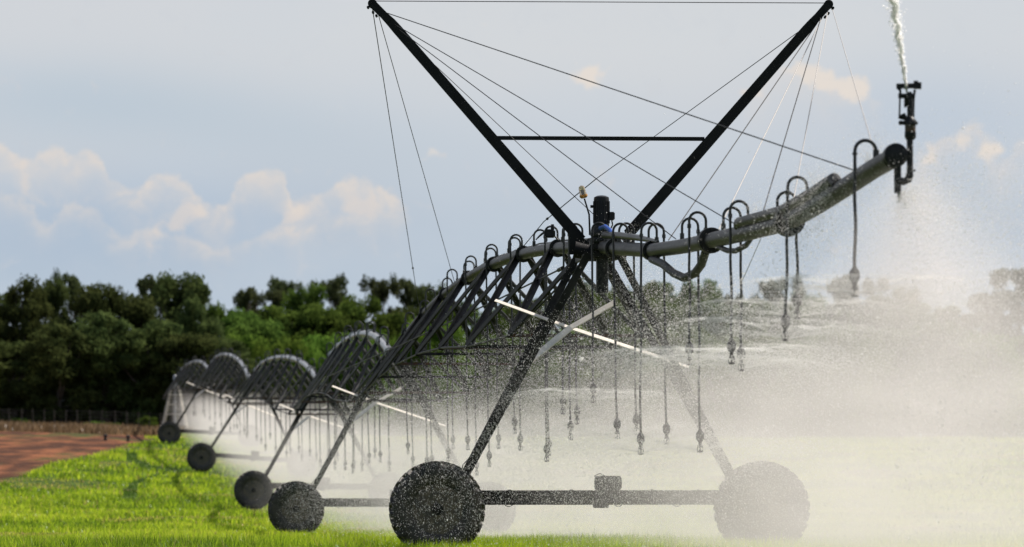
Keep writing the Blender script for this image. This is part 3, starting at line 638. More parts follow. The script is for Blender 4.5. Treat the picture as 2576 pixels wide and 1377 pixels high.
m_ = MB(); m_.tube([(-.10, 0, .43), (-.15, 0, .43)], .02, 8); m_.build('lifting_eye', M['plastic'], mo)
m_ = MB(); m_.lathe([(.15, -.06), (.16, -.03), (.15, .0), (.11, .02)], n=20); m_.box((0, 0, -.10), (.2, .2, .1), bev=.01); m_.build('mounting_plate', M['galv'], mo)
be = empty('warning_beacon', P(1483, 590, 59.6)); tag(be, 'clear warning beacon on a thin leaning rod left of the motor', 'beacon'); borg = be.location.copy()
m_ = MB(); m_.tube([P(1484, 592, 59.6), P(1482, 540, 59.6), P(1470, 500, 59.6)], [.014, .012, .011], 8); m_.build('rod', M['galv'], be, borg)
c1 = P(1469, 497, 59.6); ax = (P(1461, 465, 59.6) - c1).normalized()
m_ = MB(); m_.tube([c1 - ax * .01, c1 + ax * .012, c1 + ax * .035], [.035, .055, .055], 18); m_.build('base', M['amber'], be, borg)
m_ = MB(); m_.tube([c1 + ax * .035, c1 + ax * .05, c1 + ax * .12, c1 + ax * .15, c1 + ax * .165], [.05, .047, .044, .036, .012], 18); m_.build('lens', M['lens'], be, borg)
m_ = MB(); m_.tube([c1 + ax * .035, c1 + ax * .10], [.012, .02], 8); m_.build('lamp_holder', M['plastic'], be, borg)
vp = empty('riser_post', P(1515, 760, 59.5)); tag(vp, 'thick round post hanging below the pipe at the nearest tower head', 'post'); vorg = vp.location.copy()
m_ = MB(); m_.tube([P(1515, 738, 59.5), P(1515, 640, 59.5)], .083, 18); m_.build('tube', M['pipe'], vp, vorg)
m_ = MB(); m_.tube([P(1515, 650, 59.5), P(1515, 640, 59.5)], .12, 18); m_.build('flange', M['galv'], vp, vorg)
cb = empty('cable_gantry', P(1385, 600, 64)); tag(cb, 'small black cable connector with looped leads on the pipe left of the mast foot', 'connector'); corg = cb.location.copy()
m_ = MB(); m_.box(P(1383, 588, 64), (.16, .2, .12), bev=.02); m_.lathe([(.02, 0), (.03, .05), (.02, .1)], P(1390, 582, 64), n=10); m_.build('housing', M['plastic'], cb, corg)
m_ = MB(); m_.tube([P(1352 + 6 * k, 600 - 14 * math.sin(k / 8 * math.pi) , 64.4) for k in range(9)], .009, 6); m_.build('lead', M['rubber'], cb, corg)
m_ = MB(); m_.tube([P(1348 + 7 * k, 604 - 22 * math.sin(k / 8 * math.pi) , 64.2) for k in range(9)], .009, 6); m_.build('lead', M['rubber'], cb, corg)

# ---------------------------------------------------------------- V mast
ms = empty('v_mast', P(1510, 620, 60)); tag(ms, 'tall black V shaped mast with crossbar and steel stays above the nearest tower', 'mast'); morg = ms.location.copy()
def arm(tipx, tipy, ex, ey, bx, by, s):
    tip = P(tipx, tipy, 60); el_ = P(ex, ey, 60); b_ = P(bx, by, 60); m_ = MB()
    # tapered box section: four-sided tube, thinner over the last stretch
    d = (b_ - tip).normalized(); nrm = Vector((d.z, 0, -d.x)); 
    pts = [(tip, .055), (tip.lerp(el_, .6), .052), (el_, .062), (el_.lerp(b_, .03), .066), (b_, .074)]
    vs = []; fs = []
    for p_, h in pts:
        for i_, j_ in ((-1, -1), (1, -1), (1, 1), (-1, 1)): vs.append(p_ + nrm * (i_ * h) + Vector((0, j_ * .05, 0)))
    for k in range(len(pts) - 1):
        for q_ in range(4): fs.append((k * 4 + q_, k * 4 + (q_ + 1) % 4, k * 4 + 4 + (q_ + 1) % 4, k * 4 + 4 + q_))
    fs += [(3, 2, 1, 0), tuple(len(vs) - 4 + k for k in range(4))]; m_.add(vs, fs); m_.build('arm', M['mast'], ms, morg, smooth=False)
    m_ = MB(); c = tip; m_.tube([c + Vector((0, -.06, 0)), c + Vector((0, .06, 0))], .062, 18)
    for k, f_ in ((0, .0), (1, .12), (2, .2)):
        q_ = tip.lerp(el_, f_ * 1.2) - nrm * (.075 * (1 if s < 0 else -1)) * (-1); q_ = tip.lerp(el_, f_ * 2.2) + Vector((.06 * s * 1, 0, -.05)); m_.tube([q_ + Vector((0, -.07, 0)), q_ + Vector((0, .07, 0))], .018, 8)
    m_.beam(tip + Vector((0, -.065, 0)), tip.lerp(el_, .9) + Vector((0, -.065, 0)), .012, .10, ref=nrm); m_.build('head_plate', M['mast'], ms, morg)
    return tip
tl = arm(937, 10, 985, 58, 1462, 605, -1); trr = arm(2084, 12, 2040, 62, 1580, 590, 1)
m_ = MB(); m_.beam(P(1250, 347.5, 60), P(1772, 350, 60), .06, .052); m_.build('crossbar', M['mast'], ms, morg)
m_ = MB()
vs = [P(1432, 570, 59.9), P(1490, 618, 59.9), P(1470, 640, 59.9), P(1432, 640, 59.9)]; v2 = [v + Vector((0, .12, 0)) for v in vs]
m_.add(vs + v2, [(0, 1, 2, 3), (7, 6, 5, 4), (0, 4, 5, 1), (1, 5, 6, 2), (2, 6, 7, 3), (3, 7, 4, 0)]); m_.build('foot_plate', M['mast'], ms, morg, smooth=False)
m_ = MB(); vs = [P(1560, 596, 59.9), P(1592, 566, 59.9), P(1600, 596, 59.9), P(1585, 632, 59.9)]; v2 = [v + Vector((0, .12, 0)) for v in vs]
m_.add(vs + v2, [(0, 1, 2, 3), (7, 6, 5, 4), (0, 4, 5, 1), (1, 5, 6, 2), (2, 6, 7, 3), (3, 7, 4, 0)]); m_.build('foot_plate', M['mast'], ms, morg, smooth=False)
m_ = MB(); m_.tube([P(1445, 628, 59.85), P(1500, 640, 59.85), P(1575, 634, 59.85)], [.11, .10, .09], 14); m_.build('foot_collar', M['mast'], ms, morg)
def wire(a, b, mt='wire', r=.0065, knot=None):
    m_ = MB(); m_.tube([a, b], r, 6)
    if knot is not None:
        c = a.lerp(b, knot); e = (b - a).normalized(); m_.tube([c - e * .05, c - e * .02, c + e * .02, c + e * .05], [.008, .02, .02, .008], 8)
    m_.build('stay_wire', M[mt], ms, morg)
wire(P(940, 3, 60), P(2080, 8, 60), 'wire', .0055)
spx = lambda px: None
def spanpx(px):
    best = min((abs(1288 + FPX * span_pt(0, t).x / span_pt(0, t).y - px), t) for t in np.linspace(0, 1, 400)); return span_pt(0, best[1])
wire(P(970, 32, 60), ov(2150, .1)); wire(P(990, 60, 60), ov(1855, .1)); wire(P(1000, 72, 60), ov(1700, .1)); wire(P(1095, 165, 60), P(1485, 520, 59.6) + Vector((.25, 0, -.3)), 'wire', .005)
wire(P(937, 22, 60), spanpx(1058), 'wire', .0065, .77); wire(P(948, 24, 60), spanpx(1146), 'wire', .0055)
wire(P(2012, 78, 60), P(1500, 450, 66) , 'wire', .006); wire(P(1500, 450, 66), P(1368, 558, 69.5), 'wire', .008, .93); wire(P(1368, 558, 69.5), spanpx(1296), 'wire', .007)
wire(P(2055, 60, 60), ov(1682, .1)); wire(P(2068, 45, 60), ov(1808, .1), 'palewire'); wire(P(2066, 42, 60), ov(1914, .1), 'wire', .0065); wire(P(2082, 30, 60), ov(1992, .1), 'palewire')
wire(P(2094, 24, 60), ov(2203, .1), 'palewire', .005); wire(ov(1914, -.1), P(1868, 705, 47.5), 'palewire', .004)

# ---------------------------------------------------------------- drop hoses
NOZ = []      # nozzle positions that spray
protoD = {}
def drop_geo(side, L, rr, hn=.15, fan=0):
    """local frame: origin on the pipe top; side = which way the gooseneck leans (x); L = hose length below the pipe top"""
    root = empty('sprinkler_drop')
    wG = .19; h = hn
    m_ = MB(); m_.tube([(0, 0, -.02), (0, 0, h)] + [(side * (wG / 2 - wG / 2 * math.cos(a)), 0, h + wG / 2 * math.sin(a)) for a in np.linspace(.3, math.pi, 9)] + [(side * wG, 0, h * .55)], rr, 8)
    m_.tube([(0, 0, 0), (0, 0, .07)], rr * 1.7, 8); m_.tube([(side * wG, 0, h * .75), (side * wG, 0, h * .45)], rr * 1.5, 8); m_.build('gooseneck', M['rubber'], root)
    m_ = MB(); n_ = 12; m_.tube([(side * wG + .008 * math.sin(k * .9 + L) * k / n_, .005 * math.sin(k * 1.7), h * .5 - (L + h * .5) * k / n_) for k in range(n_ + 1)], rr * .95, 8); m_.build('hose', M['rubber'], root)
    ex = side * wG + .008 * math.sin(n_ * .9 + L); nz = -L
    nzr = MB(); nzr.lathe([(.014, .02), (.022, 0), (.044, -.03), (.050, -.06), (.046, -.10), (.022, -.135), (.018, -.16)], (ex, 0, nz), n=14)
    no = nzr.build('pressure_regulator', M['plastic'], root)
    nzr = MB(); nzr.lathe([(.018, -.16), (.028, -.175), (.028, -.19), (.012, -.20), (.01, -.235), (.034, -.245), (.036, -.255), (.01, -.262)], (ex, 0, nz), n=14)
    nzr.tube([(ex + .026, 0, nz - .18), (ex + .032, 0, nz - .215), (ex + .026, 0, nz - .25)], .005, 6); nzr.tube([(ex - .026, 0, nz - .18), (ex - .032, 0, nz - .215), (ex - .026, 0, nz - .25)], .005, 6)
    nzr.build('spray_head', M['plastic'], root)
    if fan:
        nseg, nr = 72, 12; Rm = fan; r_ = random.Random(int(L * 100)); zc = nz - .235; m_ = MB(); top, bot = [], []
        th = [.15 + 2.2 * r_.random() ** 4 for _ in range(nseg)]; bend = r_.uniform(.42, .58); tilt = r_.uniform(-.06, .06)
        for j in range(nr + 1):
            f_ = j / nr; rd = .02 + Rm * f_; zz = zc + bend * rd - .36 * rd * rd
            for k in range(nseg):
                a = 6.283 * k / nseg; w_ = (.004 + .022 * f_ * th[k]) * (1 if f_ < .3 else max(0.03, (1 - f_) / .7)); x, y = ex + rd * math.cos(a), rd * math.sin(a); z1 = zz + tilt * rd * math.cos(a)
                top.append((x, y, z1 + w_)); bot.append((x, y, z1 - w_))
        n0 = len(top); m_.v = top + bot
        for j in range(nr):
            for k in range(nseg):
                a_, b_, c_, d_ = j * nseg + k, j * nseg + (k + 1) % nseg, (j + 1) * nseg + (k + 1) % nseg, (j + 1) * nseg + k
                m_.f += [(a_, b_, c_, d_), (d_ + n0, c_ + n0, b_ + n0, a_ + n0)]
        for k in range(nseg):
            k2 = (k + 1) % nseg; e_ = nr * nseg; m_.f += [(k, k + n0, k2 + n0, k2), (e_ + k2, e_ + k2 + n0, e_ + k + n0, e_ + k)]
        m_.build('spray', M['fan'], root)
    return root, (ex, nz - .24)
def add_drop(at, side, L, label, group, rr=.0155, q=.15, spray=True, rz=HEAD, exact=False, hn=.15, fan=0):
    Lq = L if exact else round(L / q) * q; key = (side, round(Lq, 3), rr, hn, fan)
    if key not in protoD: protoD[key] = drop_geo(side, Lq, rr, hn, fan); r_ = protoD[key][0]
    else: r_ = copy_tree(protoD[key][0])
    r_.location = at + Vector((0, 0, .085)); r_.rotation_euler = (random.gauss(0, .010), random.gauss(-.006, .010), rz); tag(r_, label, 'sprinkler drop', group)
    e = protoD[key][1]
    if spray: NOZ.append(at + Vector((e[0] * math.cos(rz), e[0] * math.sin(rz), e[1] + .085)))
    return r_
# near drops on the overhang: pipe column, gooseneck side, hose end row
OV = [(1452, -1, 1040, 'first'), (1525, -1, 1010, 'second'), (1580, -1, 1100, 'third'), (1558, 1, 1090, 'fourth'), (1652, -1, 1140, 'fifth'), (1632, 1, 1115, 'sixth'), (1716, 1, 1135, 'seventh'), (1776, -1, 915, 'eighth'), (1820, 1, 930, 'ninth'), (1882, -1, 912, 'tenth'), (1956, 1, 800, 'eleventh'), (2030, -1, 855, 'twelfth')]
names = {'ninth': 'left hose of the pair ending right of the hanging loop', 'tenth': 'right hose of the pair ending right of the hanging loop', 'eleventh': 'black hose spraying at tree top height under the middle of the overhang', 'twelfth': 'black hose with tall gooseneck, second last before the end gun', 'seventh': 'long black hose through the hanging loop, its nozzle low in the mist', 'fifth': 'lowest reaching black hose left of the hanging loop', 'sixth': 'black hose just right of the lowest reaching one', 'eighth': 'short black hose spraying a bright fan below the hanging loop',
         'first': 'black hose in line with the left leg of the nearest tower', 'second': 'black hose beside the post under the tower head', 'third': 'left black hose of the pair right of the tower post', 'fourth': 'right black hose of the pair right of the tower post'}
for px, side, ye, nm in OV:
    p_ = ov(px) if px > 1505 else ov(1506) + Vector((-(1506 - px) / 185, 0, 0)); s = FPX / p_.y
    if px < 1500: p_ = spanpx(px)
    s = FPX / p_.y; zend = CAMZ + (HY - ye) / s; L = p_.z + .085 - zend - .24
    add_drop(p_, side, L, names[nm], 'drop hoses under the overhanging pipe', .0155, exact=True, fan=1.15 if zend > 2.0 else 0)
p_ = ov(2204); s = FPX / p_.y; L = p_.z + .085 - (CAMZ + (HY - 742) / s) - .24
d_ = add_drop(p_, -1, L, 'last black hose before the end gun, with a large bare gooseneck', 'drop hoses under the overhanging pipe', .0165, exact=True, hn=.06, fan=1.1)
# the gooseneck that carries no hose on the far side
words = 'first second third fourth fifth sixth seventh eighth ninth tenth eleventh twelfth thirteenth fourteenth fifteenth sixteenth seventeenth eighteenth'.split()
ts = [.055, .10, .135, .20, .265, .30, .37, .405, .47, .51, .57, .63, .70, .77, .84, .90]
for k, t in enumerate(ts):
    p_ = span_pt(0, t); zend = TP[0].lerp(TP[1], t).z + 1.75 + .25 * math.sin(k * 1.9)
    add_drop(p_ + Vector((.04 * (-1) ** k, 0, 0)), 1 if k % 2 else -1, p_.z - zend, '%s drop hose behind the nearest tower along the dark near span' % words[k], 'drop hoses under the near span')
gl = ['', 'thin drop hose under the span between the second and third towers', 'thin drop hose under the span between the third and fourth towers', 'thin drop hose under the span between the fourth and farthest towers', 'thin drop hose under the last span before the pivot']
for i in range(1, 5):
    n_ = [0, 14, 13, 12, 8][i]
    for k in range(n_):
        t = (k + .6) / n_; p_ = span_pt(i, t); zb = TP[i].z + ((TP[i + 1].z if i < 4 else PIV.z) - TP[i].z) * t
        add_drop(p_, 1 if k % 2 else -1, p_.z - zb - 1.75, gl[i], gl[i].replace('thin drop hose', 'drop hoses'), .017, .5)
# pressure hardware on the first gooseneck of the last drop
# ---------------------------------------------------------------- end gun
Yg = 38.2
Z_ = lambda X, Y, dy=0.0: P(2146.6 + .2533 * X, 134.2 + .2533 * Y, Yg + dy)
eg = empty('end_gun', Z_(560, 1250)); tag(eg, 'black end gun sprinkler with T shaped arm on a riser at the pipe tip', 'end gun'); eorg = eg.location.copy()
u1 = .000873
c = Z_(415, 1015); m_ = MB(); e = Vector((.09, -1, 0)).normalized()
m_.tube([c + e * -.10, c - e * .09, c - e * .02, c + e * .05, c + e * .065], [.085, .098, .104, .104, .07], 26)
for k in range(8): q_ = c + Vector((math.cos(k * .785) * .088, -.07, math.sin(k * .785) * .088)); m_.tube([q_, q_ + Vector((0, -.02, 0))], .011, 6)
m_.build('end_cap', M['plastic'], eg, eorg)
m_ = MB(); m_.tube([Z_(440, 1090), Z_(440, 1250), Z_(440, 1390)], [.032, .032, .030], 14); m_.tube([Z_(440, 1260), Z_(500, 1275), Z_(545, 1255), Z_(562, 1200)], .034, 14); m_.tube([Z_(455, 1060), Z_(520, 1010)], .03, 12); m_.build('feed_elbow', M['plastic'], eg, eorg)
m_ = MB(); m_.tube([Z_(562, 1225), Z_(562, 850)], .028, 16); m_.tube([Z_(566, 860), Z_(566, 835), Z_(566, 780)], [.036, .050, .050], 18); m_.tube([Z_(566, 1180), Z_(615, 1160)], .009, 8); m_.build('riser', M['plastic'], eg, eorg)
m_ = MB(); m_.tube([Z_(566, 780), Z_(566, 715)], .047, 18); m_.build('bearing', M['rust'], eg, eorg)
m_ = MB(); m_.tube([Z_(566, 715), Z_(566, 690), Z_(560, 655), Z_(560, 630)], [.056, .06, .045, .03], 18); m_.tube([Z_(640, 695), Z_(455, 692)], [.012, .020], 10); m_.box(Z_(470, 690), (.035, .05, .035), bev=.006)
m_.add([Z_(455, 620, -.03), Z_(545, 650, -.03), Z_(512, 592, -.03), Z_(490, 600, -.03), Z_(455, 620, .03), Z_(545, 650, .03), Z_(512, 592, .03), Z_(490, 600, .03)], [(0, 1, 2, 3), (7, 6, 5, 4), (0, 4, 5, 1), (1, 5, 6, 2), (2, 6, 7, 3), (3, 7, 4, 0)])
m_.tube([Z_(450, 632), Z_(545, 660)], .016, 8); m_.build('swivel_head', M['plastic'], eg, eorg)
m_ = MB(); m_.tube([Z_(566, 660), Z_(566, 560), Z_(562, 440), Z_(556, 385)], [.028, .028, .026, .022], 16); m_.build('barrel', M['plastic'], eg, eorg)
m_ = MB(); m_.tube([Z_(447, 425), Z_(612, 425)], .022, 12); m_.tube([Z_(540, 450), Z_(512, 540)], [.034, .008], 10); m_.build('nozzle_clamp', M['plastic'], eg, eorg)
m_ = MB(); m_.tube([Z_(458, 640, -.04), Z_(463, 455, -.04), Z_(467, 370, -.04)], [.008, .008, .012], 8); m_.tube([Z_(598, 640, .04), Z_(602, 455, .04), Z_(610, 365, .04)], [.008, .008, .012], 8)
m_.build('link_rod', M['plastic'], eg, eorg)
m_ = MB(); m_.beam(Z_(428, 328), Z_(600, 325), .05, .042); m_.beam(Z_(600, 323), Z_(674, 324), .06, .056); m_.lathe([(.02, 0), (.02, .016)], Z_(622, 293), n=12)
m_.add([Z_(428, 350, -.02), Z_(480, 350, -.02), Z_(474, 378, -.02), Z_(456, 378, -.02), Z_(428, 350, .02), Z_(480, 350, .02), Z_(474, 378, .02), Z_(456, 378, .02)], [(0, 1, 2, 3), (7, 6, 5, 4), (0, 4, 5, 1), (1, 5, 6, 2), (2, 6, 7, 3), (3, 7, 4, 0)])
m_.build('deflector_arm', M['plastic'], eg, eorg)
# ---------------------------------------------------------------- water
wm = bpy.data.materials.new('sunlit_water'); wm.use_nodes = True; q = G(wm.node_tree)
pb = q.n('ShaderNodeBsdfPrincipled'); pb.inputs['Base Color'].default_value = (.95, .93, .91, 1); pb.inputs['Roughness'].default_value = .2
tr = q.n('ShaderNodeBsdfTranslucent'); tr.inputs[0].default_value = (.98, .97, .95, 1); mx = q.n('ShaderNodeMixShader'); mx.inputs[0].default_value = .65
q.l(pb.outputs[0], mx.inputs[1]); q.l(tr.outputs[0], mx.inputs[2]); rf = q.n('ShaderNodeBsdfRefraction'); rf.inputs['IOR'].default_value = 1.33; rf.inputs['Roughness'].default_value = .35; rf.inputs['Color'].default_value = (1, 1, 1, 1)
m3 = q.n('ShaderNodeMixShader'); m3.inputs[0].default_value = .35; q.l(mx.outputs[0], m3.inputs[1]); q.l(rf.outputs[0], m3.inputs[2])
o = q.n('ShaderNodeOutputMaterial'); q.l(m3.outputs[0], o.inputs[0]); M['water'] = wm

def drops_mesh(name, C, rad, dirv, length, m, kind='stuff'):
    """elongated three sided bipyramids"""
    n = len(C); d = dirv / (np.linalg.norm(dirv, axis=1)[:, None] + 1e-9)
    t1 = np.cross(d, rng.normal(size=(n, 3))); t1 /= np.linalg.norm(t1, axis=1)[:, None]; t2 = np.cross(d, t1)
    r_ = rad[:, None]; L = length[:, None]
    vs = [C - d * L] + [C + (t1 * math.cos(a) + t2 * math.sin(a)) * r_ for a in (0, 2.094, 4.189)] + [C + d * L]
    V = np.stack(vs, 1).reshape(-1, 3); b = np.arange(n) * 5
    F = np.concatenate([np.stack([b + i, b + j, b + k], 1) for i, j, k in ((0, 2, 1), (0, 3, 2), (0, 1, 3), (4, 1, 2), (4, 2, 3), (4, 3, 1))])
    return fast_mesh(name, V, F, m, kind)
WIND = np.array([1.5, .0, 0.0])
def spray(src, n, v0, ang, wob=.3, tmax=None, dirs=None, vz_jit=.1, drag=.55, grow=.45):
    src = np.array(src); az_ = rng.random(n) * 6.283 if dirs is None else dirs
    sp_ = v0 * rng.uniform(.55, 1.05, n); e_ = rng.normal(ang, vz_jit, n)
    v = np.stack([np.cos(az_) * np.cos(e_) * sp_, np.sin(az_) * np.cos(e_) * sp_, np.sin(e_) * sp_], 1)
    t = rng.random(n) ** .8 * (tmax or 1.3); k = drag * rng.uniform(.7, 2.2, n)[:, None]; T_ = t[:, None]
    ex = (1 - np.exp(-k * T_)) / k
    C = src + v * ex + WIND * (T_ - ex) + np.array([0, 0, -9.8]) * (T_ - ex) / k
    vel = v * np.exp(-k * T_) + WIND * (1 - np.exp(-k * T_)) + np.array([0, 0, -9.8]) * ex
    C = C + rng.normal(0, 1, (n, 3)) * (T_ * grow * wob)
    ok = C[:, 2] > zg(C[:, 0], C[:, 1]) + .05
    return C[ok], vel[ok]
CC, VV = [], []; BIG = []
for p_ in NOZ:
    Y = p_.y
    if Y < 106:
        fixed = 10 if Y < 62 else 8
        n = 2000 if Y < 62 else 2000
        c, v = spray(p_, n, 6.5, .18, .8, 1.35); CC.append(c); VV.append(v)
        # concentrated streams leaving the grooved plate
        for k in range(20):
            a = k / 20 * 6.283 + rng.random() * .3; nn = 260 if Y < 60.5 else 70
            c, v = spray(p_, nn, 6.5, .24, .07, .30, np.full(nn, a) + rng.normal(0, .02, nn), .015, .3); CC.append(c); VV.append(v)
        if Y < 61:
            c, v = spray(p_, 2600, 6.8, .27, .04, .36, None, .010, .3); BIG.append(len(CC)); CC.append(c); VV.append(v)
            c, v = spray(p_, 900, 6.2, -.02, .04, .30, None, .010, .3); BIG.append(len(CC)); CC.append(c); VV.append(v)
    elif Y < 250:
        c, v = spray(p_, 500, 6.5, .18, .8, 1.3); CC.append(c); VV.append(v)
# leaking end gun: hard fan down and to the right
src = Z_(440, 1400)
for n, v0, an, vj, tm in ((32000, 4.2, -.1, .55, .9), (9000, 7.5, .25, .35, .9), (9000, 3.0, -.9, .4, .8)):
    c, v = spray(src, n, v0, an, .5, tm, rng.normal(.15, 1.0, n), vj, .8); CC.append(c); VV.append(v)
# jets out of the tower head joint and the overhang joint
for src, n, a0, an in ((P(1500, 600, 59.5), 5000, 0.4, .2), (ov(1985), 3500, .2, .3), (ov(2110), 7000, 3.0, .05), (ov(1560), 2500, 0, -.6), (ov(1890, .08), 3500, 1, 1.0), (ov(2050, .08), 5000, 1, 1.0), (ov(2180, .08), 5000, 1, .8), (spanpx(1400), 3000, 0, .6), (spanpx(1280), 2500, 0, .8), (spanpx(1180), 2000, 0, .8)):
    c, v = spray(src, n, 3.0, an, .8, .5, rng.normal(a0, .8, n), .45, .8); CC.append(c); VV.append(v)
n = 420000; u_ = rng.normal(-.1, 1.8, n); v_ = rng.uniform(-12, 42, n); z_ = rng.gamma(3.0, .62, n)
keep = (u_ > -3.4 + .02 * v_) & (z_ < 2.6 + .55 * (u_ + 2.2)); u_, v_, z_ = u_[keep], v_[keep], z_[keep]
c = np.stack([1.17 - .0976 * v_ + u_, 60 + v_, z_ + zg(1.17 - .0976 * v_ + u_, 60 + v_)], 1); CC.append(c); VV.append(np.tile(np.array([1.5, 0, -3.2]), (len(c), 1)) + rng.normal(0, .7, c.shape))
# fine rain drifting down from the gun jet, upwind edge a little left of the tower
n = 26000; u_ = rng.normal(3.0, 2.6, n); v_ = rng.uniform(-24, 26, n); z_ = 1.5 + rng.gamma(2.2, .75, n)
keep = (z_ < 5.2) & (u_ > -2.8) & (z_ < 3.6 + .45 * u_); u_, v_, z_ = u_[keep], v_[keep], z_[keep]
c = np.stack([1.17 - .0976 * v_ + u_, 60 + v_, z_], 1); CC.append(c); VV.append(np.tile(np.array([2.5, 0, -1.2]), (len(c), 1)) + rng.normal(0, .6, c.shape))
SF = np.concatenate([np.full(len(c), 1.55 if i in BIG else 1.0) for i, c in enumerate(CC)]); C = np.concatenate(CC); Vv = np.concatenate(VV); n = len(C)
dc = C[:, 1]; keep = dc > 30; C, Vv, dc, SF = C[keep], Vv[keep], dc[keep], SF[keep]; n = len(C)
rad = np.exp(rng.normal(math.log(.0019), .45, n)) * SF; sp_ = np.linalg.norm(Vv, axis=1)
ln = rad * 1.2 + np.clip(sp_, 0, 6) * .0008
drops_mesh('water_droplets', C, rad, Vv, ln, M['water'])
print('droplets', n)

fm = bpy.data.materials.new('foaming_water'); fm.use_nodes = True; p = fm.node_tree.nodes['Principled BSDF']
p.inputs['Base Color'].default_value = (.98, .93, .90, 1); p.inputs['Subsurface Weight'].default_value = 1; p.inputs['Subsurface Radius'].default_value = (.06, .06, .06); p.inputs['Subsurface Scale'].default_value = 1; p.inputs['Roughness'].default_value = .8; M['foam'] = fm
# jet of the end gun: ragged tapering column of water rising out of the frame
jt = []; j0 = Z_(533, 385); j1 = P(2238, -60, 37.5); m_ = MB(); K = 46
for k in range(K):
    f_ = k / (K - 1); p_ = j0.lerp(j1, f_) + Vector((.02 * f_ * math.sin(k * .8), .02 * math.sin(k * .7) * f_, 0)); jt.append(p_)
V = []; F = []; N_ = 14
for k, p_ in enumerate(jt):
    f_ = k / (K - 1); r0 = .009 + .024 * f_
    for a in range(N_):
        an = a / N_ * 6.283; rr = r0 * (1 + (.08 + .30 * f_) * (random.random() - .5)); V.append((p_.x + math.cos(an) * rr, p_.y + math.sin(an) * rr, p_.z + random.uniform(-.01, .01)))
for k in range(K - 1):
    for a in range(N_): F.append((k * N_ + a, k * N_ + (a + 1) % N_, (k + 1) * N_ + (a + 1) % N_, (k + 1) * N_ + a))
mj = MB(); mj.v = V; mj.f = F; mj.f += [tuple(range(N_))[::-1], tuple((K - 1) * N_ + k for k in range(N_))]
jo = empty('water_jet', j0); tag(jo, 'white jet of water shooting up from the end gun', 'water jet'); mj.build('stream', M['foam'], jo, jo.location)
n = 900; f_ = rng.random(n) ** .8; base_ = np.array(j0)[None] + (np.array(j1) - np.array(j0))[None] * f_[:, None]; Cj = base_ + rng.normal(0, 1, (n, 3)) * (.006 + .040 * f_ ** 1.3)[:, None]
dj = drops_mesh('loose_drops', Cj - np.array(j0), rng.uniform(.003, .007, n), np.tile(np.array([0, 0, 1.0]), (n, 1)) + rng.normal(0, .5, (n, 3)), np.full(n, .012), M['foam']); dj.parent = jo

# mist: a closed box around the machine filled with uneven spray
def mist_box(name, loc, rz, lo, hi):
    m_ = MB(); c = [(a + b) / 2 for a, b in zip(lo, hi)]; m_.box(c, [b - a for a, b in zip(lo, hi)])
    mt = bpy.data.materials.new(name); mt.use_nodes = True
    o = m_.build(name, mt, smooth=False); o.location = loc; o.rotation_euler = (0, 0, rz); o['kind'] = 'stuff'; return o, mt
VHEAD = math.atan(.0976)
ob, mt = mist_box('mist', (1.17, 60, 0), VHEAD, (-3.2, -27, -1.6), (16, 240, 5.2))
q = G(mt.node_tree); t = q.n('ShaderNodeTexCoord'); s_ = q.n('ShaderNodeSeparateXYZ'); q.l(t.outputs['Object'], s_.inputs[0]); U, Vc, Z = s_.outputs
mp = q.n('ShaderNodeMapping'); mp.inputs['Scale'].default_value = (.55, .16, .9); q.l(t.outputs['Object'], mp.inputs[0])
nz = q.noise(mp.outputs[0], 1.0, 2, .5)
mf = q.n('ShaderNodeMapping'); mf.inputs['Scale'].default_value = (1.2, .5, 2.6); mf.inputs['Rotation'].default_value = (0, R(14), 0); q.l(t.outputs['Object'], mf.inputs[0])
nf = q.noise(mf.outputs[0], 1.0, 2, .5)
def curve(x, pts):
    x0, x1 = pts[0][0], pts[-1][0]; y0, y1 = min(p_[1] for p_ in pts), max(p_[1] for p_ in pts)
    r_ = q.n('ShaderNodeMapRange'); q.put(r_.inputs[0], x); r_.inputs[1].default_value = x0; r_.inputs[2].default_value = x1
    fc = q.n('ShaderNodeFloatCurve'); q.l(r_.outputs[0], fc.inputs['Value']); c_ = fc.mapping.curves[0]; c_.points[0].location = (0, (pts[0][1] - y0) / (y1 - y0)); c_.points[1].location = (1, (pts[-1][1] - y0) / (y1 - y0))
    for p_ in pts[1:-1]: c_.points.new((p_[0] - x0) / (x1 - x0), (p_[1] - y0) / (y1 - y0))
    for p_ in c_.points: p_.handle_type = 'VECTOR'
    fc.mapping.update(); return q.m('ADD', q.m('MULTIPLY', fc.outputs[0], y1 - y0), y0)
gz = curve(Vc, [(-27, 0), (0, 0), (42, -.6), (86, -.61), (135, .23), (182, 1.5), (240, 2.4)])
top = q.m('ADD', gz, curve(Vc, [(-27, 2.9), (-8, 2.7), (6, 2.35), (50, 2.45), (100, 2.5), (150, 2.4), (240, 2.6)]))
top = q.m('ADD', top, q.m('MULTIPLY', q.m('SUBTRACT', nz, .5), 1.3))
hz = q.m('SUBTRACT', Z, top)
vert = q.ss(hz, .55, -.85)
side = q.ss(q.m('ADD', U, q.m('MULTIPLY', q.m('SUBTRACT', nz, .5), 1.2)), -1.75, .5)
far = q.m('MULTIPLY', q.ss(U, 6.5, 1.8, .13, 1), q.ss(U, 16, 12))
front = q.ss(Vc, -27, -20)
amt = curve(Vc, [(-27, .060), (-14, .056), (-5, .044), (4, .022), (18, .036), (60, .03), (90, .028), (240, .028)])
d_ = q.m('MULTIPLY', q.m('MULTIPLY', q.m('MULTIPLY', vert, side), q.m('MULTIPLY', amt, far)), q.m('MULTIPLY', front, q.m('MULTIPLY', q.ss(nz, .25, .72, .5, 1.4), q.ss(nf, .3, .7, .6, 1.4))))
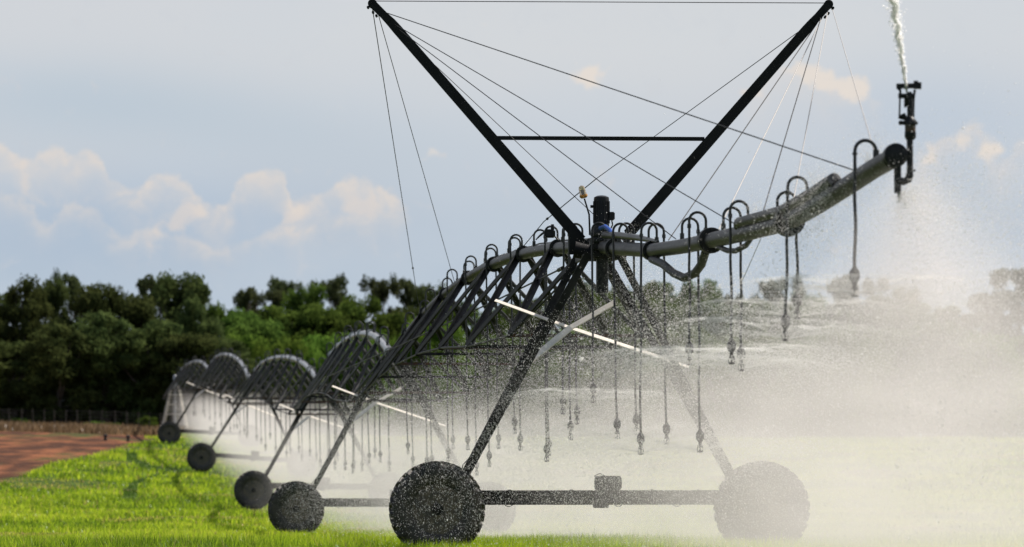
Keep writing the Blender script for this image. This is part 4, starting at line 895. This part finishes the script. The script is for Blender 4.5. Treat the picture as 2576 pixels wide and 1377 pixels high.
# thin drifting veil higher up, right of the machine
veil_ = q.m('MULTIPLY', q.m('MULTIPLY', q.ss(U, -1.0, 3.0), q.ss(Z, 4.9, 2.2)), q.m('MULTIPLY', q.ss(Vc, 25, -10), .010))
d_ = q.m('ADD', d_, q.m('MULTIPLY', veil_, front))
pv_ = q.n('ShaderNodeVolumePrincipled'); pv_.inputs['Color'].default_value = (.978, .927, .916, 1); pv_.inputs['Anisotropy'].default_value = .3; q.l(d_, pv_.inputs['Density'])
o = q.n('ShaderNodeOutputMaterial'); q.l(pv_.outputs[0], o.inputs['Volume'])
# denser burst under the end gun
gc = P(2295, 560, 38.6); ob2, mt2 = mist_box('gun_mist', gc, VHEAD, (-1.3, -1.3, -1.3), (1.5, 1.3, .75))
q = G(mt2.node_tree); t = q.n('ShaderNodeTexCoord'); s_ = q.n('ShaderNodeSeparateXYZ'); q.l(t.outputs['Object'], s_.inputs[0]); U, Vc, Z = s_.outputs
zz = q.m('SUBTRACT', .42, Z)                                   # distance below the leak
rx = q.m('DIVIDE', q.m('SUBTRACT', U, q.m('MULTIPLY', zz, .12)), q.m('ADD', .16, q.m('MULTIPLY', q.m('MAXIMUM', zz, 0), .55)))
ry = q.m('DIVIDE', Vc, q.m('ADD', .3, q.m('MULTIPLY', q.m('MAXIMUM', zz, 0), .55)))
rr = q.m('EXPONENT', q.m('MULTIPLY', q.m('ADD', q.m('MULTIPLY', rx, rx), q.m('MULTIPLY', ry, ry)), -1.0))
nz = q.noise(t.outputs['Object'], 2.2, 3, .55)
dd = q.m('MULTIPLY', q.m('MULTIPLY', rr, q.ss(zz, -.25, .25)), q.m('MULTIPLY', q.ss(Z, -1.3, -.4), q.m('MULTIPLY', q.ss(nz, .25, .7,  .4, 1.4), .75)))
dd = q.m('MULTIPLY', dd, q.m('MULTIPLY', q.ss(U, 1.5, .9), q.ss(U, -1.3, -.8)))
pv_ = q.n('ShaderNodeVolumePrincipled'); pv_.inputs['Color'].default_value = (.978, .927, .916, 1); pv_.inputs['Anisotropy'].default_value = .3; q.l(dd, pv_.inputs['Density'])
o = q.n('ShaderNodeOutputMaterial'); q.l(pv_.outputs[0], o.inputs['Volume'])
